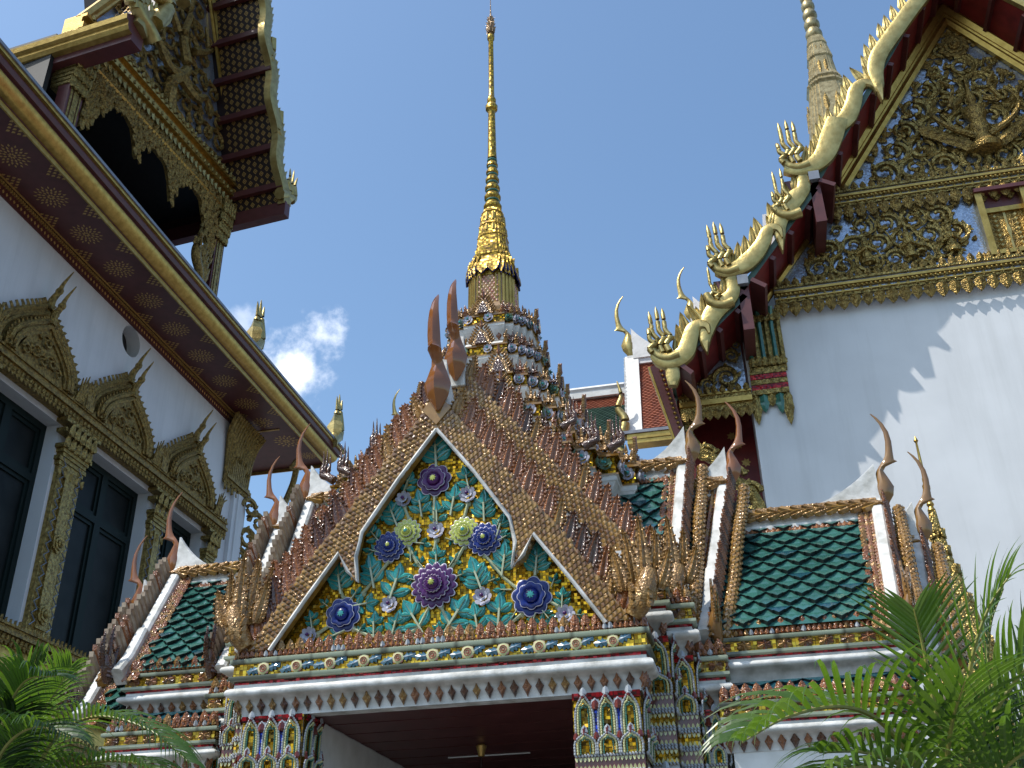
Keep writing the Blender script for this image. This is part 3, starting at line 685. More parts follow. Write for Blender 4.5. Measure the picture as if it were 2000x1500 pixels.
# ---- central body with stepped corner piers
b = MB(); b.box(-5.95, -1.25, YF+.66, YF+5.4, 4.60, 6.3); b.box(-5.6, -5.22, YF+.66, YF+5.4, 0, 4.6); b.box(-1.87, -1.6, YF+.66, YF+5.4, 0, 4.6); part('body', b, 'white', gate)
for s in (-1, 1):
    cx = XC
    def X(d): return cx+s*d
    def span(a, c): return (min(X(a), X(c)), max(X(a), X(c)))
    fc = ('front', 'right') if s > 0 else ('front', 'left')
    pillar('pillar', *span(2.42, 2.72), YF+.62, YF+1.0, 5.16, faces=fc)
    pillar('pillar', *span(2.72, 2.98), YF+.82, YF+1.2, 4.96, faces=fc)
    pillar('pillar', *span(2.90, 3.24), YF+1.02, YF+1.5, 4.36, ch=.60, faces=fc)
    pl = [(X(2.1), YF+.58), (X(2.74), YF+.58), (X(2.74), YF+1.2)]
    cornice('cornice', pl if s > 0 else pl[::-1], 5.16, .92, band='scroll')
    pl = [(X(2.70), YF+.78), (X(3.02), YF+.78), (X(3.02), YF+1.4)]
    cornice('cornice', pl if s > 0 else pl[::-1], 4.97, .92, band='scroll')
    pl = [(X(2.88), YF+.98), (X(3.34), YF+.98), (X(3.34), YF+1.6)]
    cornice('cornice', pl if s > 0 else pl[::-1], 4.36, .92, band='scroll')

# ---- tiled roof slope with diamond-looking lapped tiles
def tile_slope(b, TL, TR, BR, BL, tw=.33, ex=.182, th=.04, m=(0,), em=2, rnd=random):
    """quad top-left, top-right, bottom-right, bottom-left (world points)"""
    TL, TR, BR, BL = map(V3, (TL, TR, BR, BL))
    nrm = (BL-TL).cross(TR-TL).normalized()
    if nrm.z < 0: nrm = -nrm
    H = ((BL-TL).length+(BR-TR).length)/2; rows = int(round(H/ex)); W = max((TR-TL).length, (BR-BL).length); cols = int(W/tw)+2
    def pt(u, v): return TL.lerp(TR, u).lerp(BL.lerp(BR, u), v)
    b.add([TL-nrm*.02, TR-nrm*.02, BR-nrm*.02, BL-nrm*.02], [(0, 1, 2, 3)], m[0])
    for r in range(rows+1):
        v0 = (r-1.0)/rows; v1 = r/rows
        for c in range(-1, cols+1):
            u = (c+.5*(r % 2))*tw/W; du = tw/2/W
            k = rnd.uniform(-.007, .007)
            pts = []
            for uu, vv, hh in ((u-du, v0, 0), (u+du, v0, 0), (u+du, v1-.95/rows, .55), (u+du*.55, v1-.46/rows, .8), (u+du*.42, v1-.46/rows, .8), (u, v1, 1), (u-du*.42, v1-.46/rows, .8), (u-du*.55, v1-.46/rows, .8), (u-du, v1-.95/rows, .55)):
                uc = min(1, max(0, uu)); vc = min(1, max(0, vv)); hh = (vc-max(0, v0))/max(1e-6, v1-v0); pts.append(pt(uc, vc)+nrm*(hh*th*1.15+k+.004))
            lo = [p-nrm*(th*1.5) for p in pts]
            if (pts[5]-pts[0]).length < .01 or (pts[0]-pts[1]).length < .012: continue
            mm = m[0] if len(m) == 1 or rnd.random() > .10 else m[1]
            b.add(pts+lo, [(0, 1, 2, 3, 4, 5, 6, 7, 8)]+[(i, 9+i, 9+i+1, i+1) for i in range(2, 8)], [mm]+[em]*6)
def ridge_band(b, A, B, h, n_out, m=0):
    """carved leaf band along a ridge: leaves lying along it"""
    A, B = V3(A), V3(B); d = (B-A).normalized(); L = (B-A).length; n = max(1, int(L/.16))
    for i in range(n):
        for k, zz in ((0, .25), (1, .58), (2, .85)):
            p = A.lerp(B, (i+.5*(k % 2))/n)+V3((0, 0, h*zz)); b.put(RB, facing(p+V3(n_out)*.03, n_out, random.uniform(.9, 1.1), (d+V3((0, 0, .35*(1-k)))).normalized()), {0: m if random.random() > .25 else 1})
RB = t_leaf(.10, .24, .05, 3, .03)
VB = t_leaf(.085, .10, .035, 2, .01)
HORNM = {}
def wing_roof(s, xi, xr, xe, zr, ze, yr, ye, name='side_roof', tiles=('green_tile', 'blue_tile'), horn='horn_ochre', hs=1.0, crest=True, slats=False, back=False, hleng=1.0):
    """gable-ended roof running along x from xi to the gable end (ridge end xr, eave end xe); s = outward sign"""
    b = MB(); TI, TE = (xi, yr-.12, zr-.18), (xi, ye, ze); RI, RE = (xr-s*.29, yr-.12, zr-.18), (xe-s*.29, ye, ze)
    if s > 0: tile_slope(b, TI, RI, RE, TE, m=(0, 1))
    else: tile_slope(b, RI, TI, TE, RE, m=(0, 1))
    # rear slope
    slab(b, (xi, yr+.1, zr-.1), (xr-s*.1, yr+.1, zr-.1), (xe-s*.1, 2*yr-ye, ze), (xi, 2*yr-ye, ze), .05*s)
    root = part(name, b, [tiles[0], tiles[1], 'tile_edge'], gate)
    # ridge: white core, carved band, copper border
    b = MB(); b.box(min(xi, xr), max(xi, xr), yr-.12, yr+.12, zr-.22, zr+.02, 2)
    b.tube([(xi, yr-.10, zr+.06), (xr-s*.1, yr-.10, zr+.06)], .04, 6, 0)
    ridge_band(b, (xi, yr-.15, zr-.16), (xr-s*.16, yr-.15, zr-.16), .24, (0, -1, 0), 0)
    b.box(min(xi, xr-s*.3), max(xi, xr-s*.3), yr-.17, yr-.12, zr-.25, zr-.19, 2)
    n = int(abs(xr-xi)/.085)
    for p in row((xi, yr-.16, zr-.25), (xr-s*.32, yr-.16, zr-.25), n): b.put(VB, facing(p, (0, -.8, .6), 1, (0, -.6, -.8)), {0: 3})
    part('ridge', b, ['bronze', 'ochre', 'white_worn', 'copper'], root)
    # verge: copper tile border, white band, crockets outside, scaled naga roll
    A, B = V3((xr, yr-.02, zr+.02)), V3((xe, ye-.05, ze-.12)); d = (B-A).normalized(); up = V3((s, 0, 0)).cross(d).normalized()
    if up.z < 0: up = -up
    o = V3((s, 0, 0))
    b = MB(); mid = A.lerp(B, .62)
    path = [A, A.lerp(B, .3)-up*.015, mid-up*.03, mid+up*.02, A.lerp(B, .85), B+up*.06]
    rings = []
    for p in path:
        rings.append([p-o*.17-up*.16, p-o*.17+up*.07, p-o*.14+up*.105, p-o*.04+up*.105, p+up*.07, p-up*.16])
    b.loft(rings, 0)
    wv = part('verge', b, 'white_worn', root, smooth=40)
    b = MB(); n = int((B-A).length/.075)
    for i in range(n):
        p = A.lerp(B, (i+.8)/n)-o*.25-up*.03
        for k in (-1, 0, 1): b.put(VB, facing(p+o*(k*.06)+up*.03, up, random.uniform(.85, 1.1), (d+o*k*.5).normalized()), {0: random.choice([0, 0, 1])})
    part('tile_border', b, ['copper', 'bronze'], root)
    b = MB(); n = int((B-A).length/(.135 if slats else .10))
    for i in range(n):
        p = A.lerp(B, (i+.5)/n)+o*.05+up*.02
        if slats:
            T = frame(p, (0, d.y, d.z) if True else d, o, up)
            h = .33*random.uniform(.85, 1.1); dn = (-d)
            b.prism([p-dn*.055+o*.0-up*.12, p+dn*.06-up*.12, p+dn*.10+up*h*.75, p+dn*.09+up*h, p+dn*.03+up*h*.85], o*.07, random.choice([0, 0, 0, 1]))
        else: b.put(CROC_T, frame(p+o*.0, d, o, (up*.8-d*.75).normalized()) if False else facing(p-up*.05, o+up*.2, random.uniform(.9, 1.05), (up-d*.9).normalized()), {0: random.choice([0, 0, 1])})
    part('crocket_row', b, ['slat', 'copper'] if slats else ['copper', 'copper_dark'], root)
    if crest or slats:
        b = MB(); q = []
        for i in range(31):
            t = i/30; q.append(A.lerp(B, .03+.97*t)+o*.19-up*(.05+.035*sin(t*4*pi)))
        b.tube(q, .075, 8, 0)
        for i in range(int((B-A).length/.05)):
            t = (i+.5)/int((B-A).length/.05); c = A.lerp(B, .03+.97*t)+o*.19-up*(.05+.035*sin(t*4*pi))
            for k in range(6):
                a = 2*pi*(k+.5*(i % 2))/6; nn = up*cos(a)+o*sin(a); b.put(SC, facing(c+nn*.078, nn, .9, -d), {0: random.choice([0, 0, 1])})
        part('naga_roll', b, ['ochre', 'bronze'], root)
    f = MB(); f.put(t_comb(.58), Matrix.Identity(4))
    part('naga_crest', f, 'copper_dark' if s < 0 else 'horn_ochre', root, smooth=60, W=frame(B+o*.1+V3((0, -.05, .12)), (0, -1, 0), o, (0, 0, 1)))
    # gable infill facing outward
    b = MB(); b.prism([(xr-s*.12, yr, zr-.1), (xe-s*.12, ye+.1, ze), (xe-s*.12, 2*yr-ye-.1, ze)], (s*.05, 0, 0)); part('gable_panel', b, 'gold_glass', root)
    h = horn_mb(0, 1, hs, slim=.62, long=hleng); part('chofa', h, [horn, 'white_worn'], root, smooth=45, W=frame((xr+s*.03, yr-.02, zr+.02), (s, 0, 0), (0, s, 0), (0, 0, 1)))
    return root
# right wing, inner tiers to outer
wing_roof(1, -1.55, -.50, -.80, 8.30, 5.55, 14.7, 13.12, hs=.98)
wing_roof(1, -.62, .06, -.42, 7.92, 5.35, 14.72, 13.16, tiles=('green_tile', 'lime_tile'), horn='horn', hs=.94)
wing_roof(1, -.45, 2.11, 1.84, 7.36, 5.34, 14.74, 13.10, hs=1.0, hleng=1.5)
wing_roof(1, 1.75, 2.52, 2.20, 6.78, 4.9, 14.8, 13.25, hs=.96)
# left wing
wing_roof(-1, -5.7, -6.55, -6.45, 8.36, 5.6, 14.7, 13.14, slats=True, horn='horn', hs=.98)
wing_roof(-1, -6.4, -7.05, -6.95, 7.95, 5.4, 14.72, 13.18, slats=True, horn='horn', hs=.9)
wing_roof(-1, -6.7, -8.74, -8.44, 7.36, 5.42, 14.74, 13.10, slats=True, horn='horn', hs=1.0)
wing_roof(-1, -8.4, -9.3, -9.05, 6.75, 4.9, 14.8, 13.25, slats=True, horn='horn', hs=.95)
# wing walls and cornices
for s in (-1, 1):
    xa, xb = (-8.30, -6.75) if s < 0 else (-.40, 1.78)
    b = MB(); b.box(xa-.05 if s < 0 else xa-.9, xb+.8 if s < 0 else xb+.02, 13.32, 16.0, 0, 5.2); part('wing_wall', b, 'white', gate)
    z0 = 4.66 if s > 0 else 4.80
    cornice('cornice', [(xa, 16), (xa, 13.14), (xb, 13.14), (xb, 16)] if s < 0 else [(xa, 13.14), (xb, 13.14), (xb, 16)], z0, .84, band='scroll', dia=s < 0)
    b = MB(); ya = 12.86
    tile_slope(b, (xa, 13.12, z0+.02), (xb+.05, 13.12, z0+.02), (xb+.05, ya, z0-.26), (xa, ya, z0-.26), ex=.13, th=.03)
    part('skirt_roof', b, ['blue_tile', 'green_tile', 'tile_edge'], gate)
    cornice('cornice', [(xa, 16), (xa, ya), (xb, ya), (xb, 16)] if s < 0 else [(xa, ya), (xb, ya), (xb, 16)], z0-.26-.60*.9, .80, band='scroll')
    b = MB(); b.box(xa+.1, xb-.1, 12.98, 13.3, 0, z0-.3); part('wing_wall', b, 'white', gate)

# ---- spire
SX, SY = -3.66, 15.5
SK = 1.054          # spire pushed back along the line of sight, enlarged about the camera
def sfix(p): return V3((p[0], p[1], p[2]*SK-.086))
def redent(h, z, k=1.0):
    SK = 1.054 if abs(SX+3.66) < .01 else 1.0
    q = [(1, .48), (.90, .48), (.90, .66), (.78, .66), (.78, .78), (.66, .78), (.66, .90), (.48, .90), (.48, 1)]
    pts = []
    for r in range(4):
        for x, y in q:
            for _ in range(r): x, y = -y, x
            pts.append((SX+x*h*k*SK, SY+y*h*k*SK, z))
    return pts
def rface(h, front=True):
    """outer faces of the stepped square: (centre xy, normal, width)"""
    P = redent(h, 0); out = []
    for i in range(len(P)):
        a, c = P[i], P[(i+1) % len(P)]; L = hypot(c[0]-a[0], c[1]-a[1]); n = V3((c[1]-a[1], -(c[0]-a[0]), 0)).normalized(); out.append((V3(((a[0]+c[0])/2, (a[1]+c[1])/2, 0)), n, L, V3(a), V3(c)))
    return out
def stack(b, prof, m=0, seg=None): b.loft([redent(h, z) for h, z in prof], m, seg=seg)
SM = ['white_worn', 'gold_glass', 'ochre', 'copper', 'bronze', 'petal', 'sage', 'teal', 'copper_dark', 'red_glass']
ANTE = t_leaf(.16, .34, .06, 3, .06); DIA2 = t_diamond(.11, .17, .03); DAI = t_daisy(.085)
FLM = MB()
for i, (x, hh) in enumerate(((-.06, .22), (0, .32), (.06, .24))): FLM.tube(spline([(x*.4, .02, 0), (x*1.5, .06, hh*.25), (x*.9, .03, hh*.55), (x*1.2, .05, hh*.8), (x*1.3, .07, hh)], 3), lambda t: .046*(1-t)**.7+.004, 6)
FLM = FLM.tpl(); tmesh('flm', 'flame_antefix', FLM, ['bronze']); tmesh('dai', 'tier_flower', DAI, ['petal', 'teal'])
def niche(b, T, w, h):
    """little stepped gable with feathered edges"""
    b.prism([(-w/2, 0, 0), (w/2, 0, 0), (w*.3, 0, h*.45), (0, 0, h*.8), (-w*.3, 0, h*.45)], (0, .06, 0), 4, T=T)
    b.prism([(-w*.28, .06, 0), (w*.28, .06, 0), (w*.16, .06, h*.36), (0, .06, h*.58), (-w*.16, .06, h*.36)], (0, .05, 0), 8, T=T)
    for s in (-1, 1):
        for i in range(8):
            t = (i+.5)/8; x = s*w*(.52*(1-t)**.8); z = h*.88*t; b.put(t_leaf(w*.13, w*.30, .03, 1, .02), T @ facing((x, .05, z), (0, 1, 0), 1, (s*.8, 0, .9)), {0: 4})
    b.put(t_leaf(w*.16, h*.42, .05, 2, .03), T @ facing((0, .05, h*.72), (0, 1, 0), 1), {0: 3})
def zmap(b):
    b.v = [sfix(p) for p in b.v]; return b
def spart(name, b, mats, parent, smooth=None): return part(name, zmap(b), mats, parent, smooth)
NCOUNT = {}
def tier(z, h, hn, zn, nf, niches):
    """cornice with gold band and flowers at level z, half width h; a diamond frieze and antefixes above up to zn, hn"""
    b = MB(); k = h*.5+.45; bh = .15*k
    stack(b, [(h*.86, z-.42*k), (h*.87, z-.36*k), (h*.90, z-.33*k), (h*.90, z-.22*k), (h*.96, z-.12*k), (h*.99, z-.05*k), (h, z-.04*k), (h, z), (h*1.015, z+.005), (h*1.015, z+.03), (h*.995, z+.035), (h*.995, z+.035+bh), (h*1.025, z+.04+bh), (h*1.025, z+.07+bh), (h*.93, z+.085+bh), (hn*.95+.05, z+.11+bh), (hn*.92, zn-.3)],
          seg=lambda q, i: 2 if q in (8, 9, 12) else 1 if q in (10, 11) else 0)
    LATER = []
    for c, n, L, a, e in rface(h):
        if n.y > .5 or L < .05: continue
        m = max(1, int(L/.17))
        for i in range(m):
            p = a.lerp(e, (i+.5)/m)
            b.put(DIA2, facing((p.x*.905+SX*.095, p.y*.905+SY*.095, z-.25*k), n, .8+.25*k), {0: random.choice([3, 4, 8])})
            if (i % 2 == 0 or m < 3): q_ = random.choice([5, 5, 6]); LATER.append(('tier_flower', ME['dai'], facing((p.x, p.y, z+.045+bh/2), n, (.75+.4*k)*random.uniform(.9, 1.1)), SM[q_], b, DAI, {0: q_, 1: 7}))
    for c, n, L, a, e in rface(h):
        if n.y > .5: continue
        if L < h*.3:
            d = ((a-V3((SX, SY, 0))).normalized()+(n*.6)).normalized()
            p = c+n*(-.06)
            q_ = random.choice([4, 3, 4, 8]); LATER.append(('flame_antefix', ME['flm'], facing((p.x, p.y, z+bh+.08), n, (.35+.45*k)*random.uniform(.9, 1.1)), SM[q_], b, FLM, {0: q_}))
    own = []
    for q in LATER:
        NCOUNT[q[0]] = NCOUNT.get(q[0], 0)+1
        if NCOUNT[q[0]] > 100: b.put(q[5], q[2], q[6])
        else: own.append(q)
    root = spart('spire_tier', b, SM, gate)
    for nm, me, T, mt, _, _, _ in own:
        T = T.copy(); T.translation = sfix(T.translation); ob = part(nm, me, None, root, W=T)
        ob.material_slots[0].link = 'OBJECT'; ob.material_slots[0].material = M[mt]
    for n in ((0, -1, 0), (1, 0, 0), (-1, 0, 0)):
        nv = V3(n); t = V3((0, 0, 1)).cross(nv)
        for x in niches:
            q = MB(); niche(q, Matrix.Identity(4), .36*(.5+.5*k), .46*(.5+.5*k)); p = V3((SX, SY, 0))+nv*h*.97*SK+t*(x*h*SK)
            part('niche_gable', q, SM, root, W=facing(sfix((p.x, p.y, z+bh+.07)), n))
    return root
TIERS = [(7.58, 2.26), (8.04, 1.88), (8.66, 1.50), (9.40, 1.12), (10.13, .84), (10.80, .70), (11.3, .5)]
for i in range(6):
    (z, h), (zn, hn) = TIERS[i], TIERS[i+1]
    tier(z, h, hn, zn, 3, (-.3, .3) if i in (0, 1, 2, 3) else (0,))
# tower walls and lotus capitals below the tiers
b = MB(); stack(b, [(1.95, 5.2), (1.95, 7.2)], 0); spart('tower_wall', b, SM, gate)
b = MB()
for c, n, L, a, e in rface(1.97):
    if n.y > .5 or L < .1: continue
    T = facing((c.x, c.y, 0), n); capital_face(b, T, L, 6.35, 7.15, max(1, round(L/.3)))
CAPD = ['gold_glass', 'blue_glass', 'grey_glaze', 'sage', 'jade', 'brick_red', 'red_glass', 'white']
spart('capital', b, CAPD, gate)
# lattice drum, petal collar, tapered ribs, beads, mast, bud
b = MB(); stack(b, [(.44, 11.05), (.44, 11.2), (.46, 11.3), (.39, 11.45), (.37, 12.0)], 0)
for c, n, L, a, e in rface(.39):
    if L > .2:
        t = (e-a).normalized()
        for i in range(9):
            for j in range(11):
                if (i+j) % 2 == 0: b.put(T_BEAD, Matrix.Translation(c+t*((i-4)*.040)*(1-.007*j)+n*(.0-.003*j)+V3((0, 0, 11.45+j*.052))) @ Matrix.Diagonal((.03, .03, .034, 1)), {0: 1})
    for k in (.15, .85):
        p = a.lerp(e, k); b.tube([(p.x, p.y, 11.42), (p.x*.985+SX*.015, p.y*.985+SY*.015, 12.0)], .018, 5, 2)
spart('lattice_drum', b, ['ochre', 'pink', 'gilt_smooth'], gate)
b = MB()
for c, n, L, a, e in rface(.44):
    if n.y > .5: continue
    b.put(FLM, facing((c.x, c.y, 11.12), n, .85 if L < .2 else 1.0), {0: random.choice([0, 1])})
spart('leaf_crown', b, ['bronze', 'copper_dark'], gate)
b = MB()
for c, n, L, a, e in rface(.41):
    q = 2 if L > .2 else 1
    for i in range(q):
        p = a.lerp(e, (i+.5)/q); ww = L/q*1.08; T = facing((p.x, p.y, 0), n)
        P = [(-ww/2, -.07, 12.42), (ww/2, -.07, 12.42), (ww/2, .0, 12.22), (ww*.4, .02, 12.10), (0, .035, 12.0), (-ww*.4, .02, 12.10), (-ww/2, .0, 12.22)]
        b.prism(P, (0, .02, 0), 0, T=T); b.tube([T @ V3(z) for z in P[2:]], .012, 4, 1)
stack(b, [(.38, 12.0), (.36, 12.4), (.31, 12.45), (.33, 12.5), (.33, 12.55), (.28, 12.6)], 0)
spart('petal_collar', b, ['gold_leafed', 'navy'], gate)
b = MB(); stack(b, [(.285, 12.58), (.29, 12.70), (.265, 12.74), (.25, 12.95), (.262, 12.97), (.24, 13.0), (.222, 13.2), (.235, 13.22), (.21, 13.25), (.182, 13.50), (.195, 13.52), (.165, 13.56), (.15, 13.62)], 0)
for c, n, L, a, e in rface(.3):
    for zz, hh, k in ((12.66, .07, .90), (13.06, .15, .78), (13.3, .2, .68)):
        if L > .1:
            for x in (-.06, .06): b.put(t_leaf(.062, hh, .022, 2), facing((SX+(c.x-SX)*k, SY+(c.y-SY)*k, zz), n, 1, (-n.x*.16, -n.y*.16, 1)) @ Matrix.Translation((x, 0, 0)), {0: 1})
spart('ribbed_spire', b, ['gold_leafed', 'gilt_smooth'], gate)
b = MB(); z = 13.60; r = .175
for i in range(6):
    hgt = .225-.012*i
    b.lathe([(r*.72, z), (r*.86, z+.015), (r*.86, z+.035), (r*.7, z+.045)], 14, (SX, SY, 0), 1)
    b.lathe([(r*.7, z+.03), (r*.98, z+hgt*.35), (r, z+hgt*.55), (r*.86, z+hgt*.8), (r*.66, z+hgt)], 14, (SX, SY, 0), 0)
    z += hgt; r *= .915
b.lathe([(.075, z), (.10, z+.02), (.10, z+.04), (.07, z+.05)], 12, (SX, SY, 0), 1)
spart('bead_stack', b, ['gold_leafed', 'jade'], gate, smooth=40)
b = MB(); b.lathe([(.092, 14.85), (.085, 15.0), (.070, 16.0), (.075, 16.02), (.12, 16.06), (.125, 16.14), (.09, 16.2), (.075, 16.22), (.09, 16.26), (.09, 16.32), (.062, 16.38), (.058, 16.5), (.052, 17.9), (.075, 17.93), (.08, 18.02), (.05, 18.06), (.02, 18.1)], 12, (SX, SY, 0), 0)
spart('mast', b, 'gold_leafed', gate, smooth=40)
b = MB(); b.lathe([(.03, 18.05), (.06, 18.15), (.075, 18.25), (.05, 18.4), (.03, 18.5), (.045, 18.55), (.02, 18.62), (.012, 18.8), (.004, 19.2)], 10, (SX, SY, 0), 0)
for k in range(3):
    for i in range(8):
        a = 2*pi*i/8+k*.4; d = V3((cos(a), sin(a), 0)); b.put(t_leaf(.05, .17-.03*k, .03, 1, .05), facing(V3((SX, SY, 18.10+.16*k))+d*(.06-.012*k), d), {0: 0})
spart('bud_finial', b, 'bronze', gate)
# dark flame guardians on the spire corners seen beside the gable
f = t_flame(.5, 3, .14, .2, .045); tmesh('guard', 'corner_flame', f, ['copper_dark'], 60)
for x, y, z in ((2.2, -1.75, 7.95), (1.86, -1.9, 7.95), (1.5, -1.55, 8.45), (-2.2, -1.75, 7.95), (-1.86, -1.9, 7.95), (-1.5, -1.55, 8.45)):
    part('corner_flame', ME['guard'], None, gate, W=frame(sfix((SX+x, SY+y, z)), (1 if x > 0 else -1, 0, 0), (0, 1, 0), (0, 0, 1), .95))

# ================================================================ lamps in the passage
p = at(1108-0, 1262, Y=14.2); 
lamp = thing('pendant_lamp', 'small brass pendant lamp hanging from the dark passage ceiling', 'lamp', (-2.35, 14.6, PZ))
lp = at(940, 1470, Y=14.6)
b = MB(); b.lathe([(.035, PZ+.012), (.035, PZ-.03), (.012, PZ-.04), (.012, lp.z+.10)], 10, (lp.x, 14.6, 0)); part('stem', b, 'maroon_dark', lamp, smooth=50)
b = MB(); b.lathe([(.02, .12), (.05, .11), (.055, .09), (.075, .085), (.07, .06), (.052, .0), (.045, -.05), (.03, -.055)], 14, (lp.x, 14.6, lp.z)); part('lamp_holder', b, 'brass', lamp, smooth=50)
b = MB(); b.lathe([(.012, -.05), (.012, -.2), (.03, -.24), (.03, -.3)], 8, (lp.x, 14.6, lp.z)); part('rod', b, 'maroon_dark', lamp)
lp = at(955, 1474, Y=15.4)
tb = thing('tube_light', 'white fluorescent tube fitting under the passage ceiling behind the pendant lamp', 'lamp', (lp.x, 15.4, lp.z))
b = MB(); b.box(lp.x-.62, lp.x+.62, 15.36, 15.44, lp.z+.02, lp.z+.06); part('housing', b, 'tube', tb, bevel=.006)
b = MB(); b.tube([(lp.x-.6, 15.4, lp.z), (lp.x+.6, 15.4, lp.z)], .018, 8); part('tube', b, 'tube', tb, smooth=60)
b = MB()
for x in (-.55, .55): b.tube([(lp.x+x, 15.4, lp.z+.05), (lp.x+x, 15.4, PZ+.012)], .006, 5)
part('hanger', b, 'maroon_dark', tb)

# ================================================================ palace on the left (size and distance enlarged about the camera)
def about_eye(p): p = V3(p); return V3((p.x*2, p.y*2, p.z*2-1.6))
palace = thing('palace', 'white palace with gilded window hoods, maroon rosette eaves and carved balcony gable', 'palace', about_eye((-11.5, 21.9, .8)))
def ppart(name, mb, mats, parent=None, smooth=None):
    q = MB(); q.v = [about_eye(p) for p in mb.v]; q.f = mb.f; q.m = mb.m
    return part(name, q, mats, parent or palace, smooth)
RT = V3((1, 0, 0)); XW = -11.5
def wf(y, z, x=XW): return facing((x, y, z), RT)     # wall frame: local x = +y... lateral
def wall_rect(b, y0, y1, z0, z1, m=0, x=XW, d=.4): b.box(x-d, x, y0, y1, z0, z1, m)
WIN = [(10.35, 12.05), (12.75, 14.85), (15.67, 18.0), (18.57, 20.27)]
ZS, ZL = 6.75, 10.47
b = MB()
wall_rect(b, 2, 21.9, .8, ZS); 
ys = [2]+[q for w_ in WIN for q in w_]+[21.9]
for i in range(0, len(ys), 2): wall_rect(b, ys[i], ys[i+1], ZS, ZL)
# upper wall with round vents
VC = [(16.45, 13.18)]; VR = .33
edge = 2
for y, z in VC:
    wall_rect(b, edge, y-.5, ZL, 13.75); wall_rect(b, y-.5, y+.5, ZL, z-.5); wall_rect(b, y-.5, y+.5, z+.5, 13.75); edge = y+.5
    n = 32; ci = [(y+VR*cos(2*pi*i/n), z+VR*sin(2*pi*i/n)) for i in range(n)]
    sq = [(y+.5*max(-1, min(1, 1.4142*cos(2*pi*i/n))), z+.5*max(-1, min(1, 1.4142*sin(2*pi*i/n)))) for i in range(n)]
    b.loft([[(XW, p, q) for p, q in sq], [(XW, p, q) for p, q in ci], [(XW-.3, p, q) for p, q in ci]], 0, cap=False)
wall_rect(b, edge, 21.9, ZL, 13.75)
b.box(-20, XW-.4, 21.5, 21.9, .8, 13.75)
b.box(XW, XW+.10, 21.35, 21.97, .8, 11.9); b.box(XW-.5, XW+.06, 21.97, 22.05, .8, 11.9); b.box(XW+.10, XW+.14, 21.5, 21.85, .8, 11.9)
ppart('wall', b, 'wall')
b = MB()
for y, z in VC: b.prism([(XW-.3, y+.34*cos(2*pi*i/24), z+.34*sin(2*pi*i/24)) for i in range(24)], (-.05, 0, 0))
ppart('round_vent', b, 'dark')
# windows
for y0, y1 in WIN:
    b = MB(); x = XW-.34
    def fr(a, c, d, e): b.box(x, x+.07, a, c, d, e)
    mid = (y0+y1)/2; zt = ZL-1.05
    fr(y0, y0+.13, ZS, ZL); fr(y1-.13, y1, ZS, ZL); fr(y0+.13, y1-.13, ZS, ZS+.13); fr(y0+.13, y1-.13, ZL-.13, ZL); fr(mid-.09, mid+.09, ZS+.13, ZL-.13); fr(y0+.13, mid-.09, zt-.07, zt+.07); fr(mid+.09, y1-.13, zt-.07, zt+.07)
    for s, e in ((y0+.13, mid-.09), (mid+.09, y1-.13)):
        for zz, ze in ((ZS+.13, zt-.07), (zt+.07, ZL-.13)):
            b.box(x-.01, x+.035, s, s+.07, zz, ze); b.box(x-.01, x+.035, e-.07, e, zz, ze); b.box(x-.01, x+.035, s+.07, e-.07, zz, zz+.07); b.box(x-.01, x+.035, s+.07, e-.07, ze-.07, ze)
    win = ppart('window', b, 'shutter')
    b = MB(); b.box(x-.04, x+.0, y0+.13, y1-.13, ZS+.13, ZL-.13); ppart('pane', b, 'pane', win)
# gilded pilasters
LF1 = t_leaf(.16, .30, .06, 3, .05); LF2 = t_leaf(.10, .16, .05, 3, .02); LF3 = t_leaf(.07, .11, .04, 2, .02)
PIL = [(12.42, .7), (15.26, .82), (18.28, .58), (20.5, .46)]
for yc, wd in PIL:
    b = MB(); h = wd/2; b.box(XW, XW+.09, yc-h*.8, yc+h*.8, ZS, 9.75, 0); b.box(XW+.09, XW+.13, yc-h*.35, yc+h*.35, ZS+.1, 9.7, 0)
    for s in (-1, 1):
        P = [(XW+.115, yc+s*h*.58+(.06 if i % 2 else -.06), ZS+.1+i*.10) for i in range(36)]; b.tube(P, .014, 4, 1)
    for zz in (ZS+.35, 8.35): b.put(t_flower(.17, 2, 6, .3), facing((XW+.12, yc, zz), RT), {0: 0, 1: 0, 2: 0})
    for k, (w2, zz) in enumerate(((.9, 9.72), (1.0, 9.80), (.86, 9.88), (.95, 9.95), (1.08, 10.02), (1.2, 10.30), (1.32, 10.48))): b.box(XW, XW+.10+.02*k, yc-h*w2, yc+h*w2, zz, zz+.075, 0)
    for k, zz in enumerate((9.66, 10.02, 10.22)):
        n = max(3, int(wd/.15))
        for i in range(n): b.put(LF1 if k else LF2, facing((XW+.12+.05*k, yc+(i-(n-1)/2)*wd*1.05/n, zz), RT, .95, (.25 if k else -.2, 0, 1 if k else -1)), {0: 0})
    ppart('pilaster', b, ['gilt', 'mirror'])
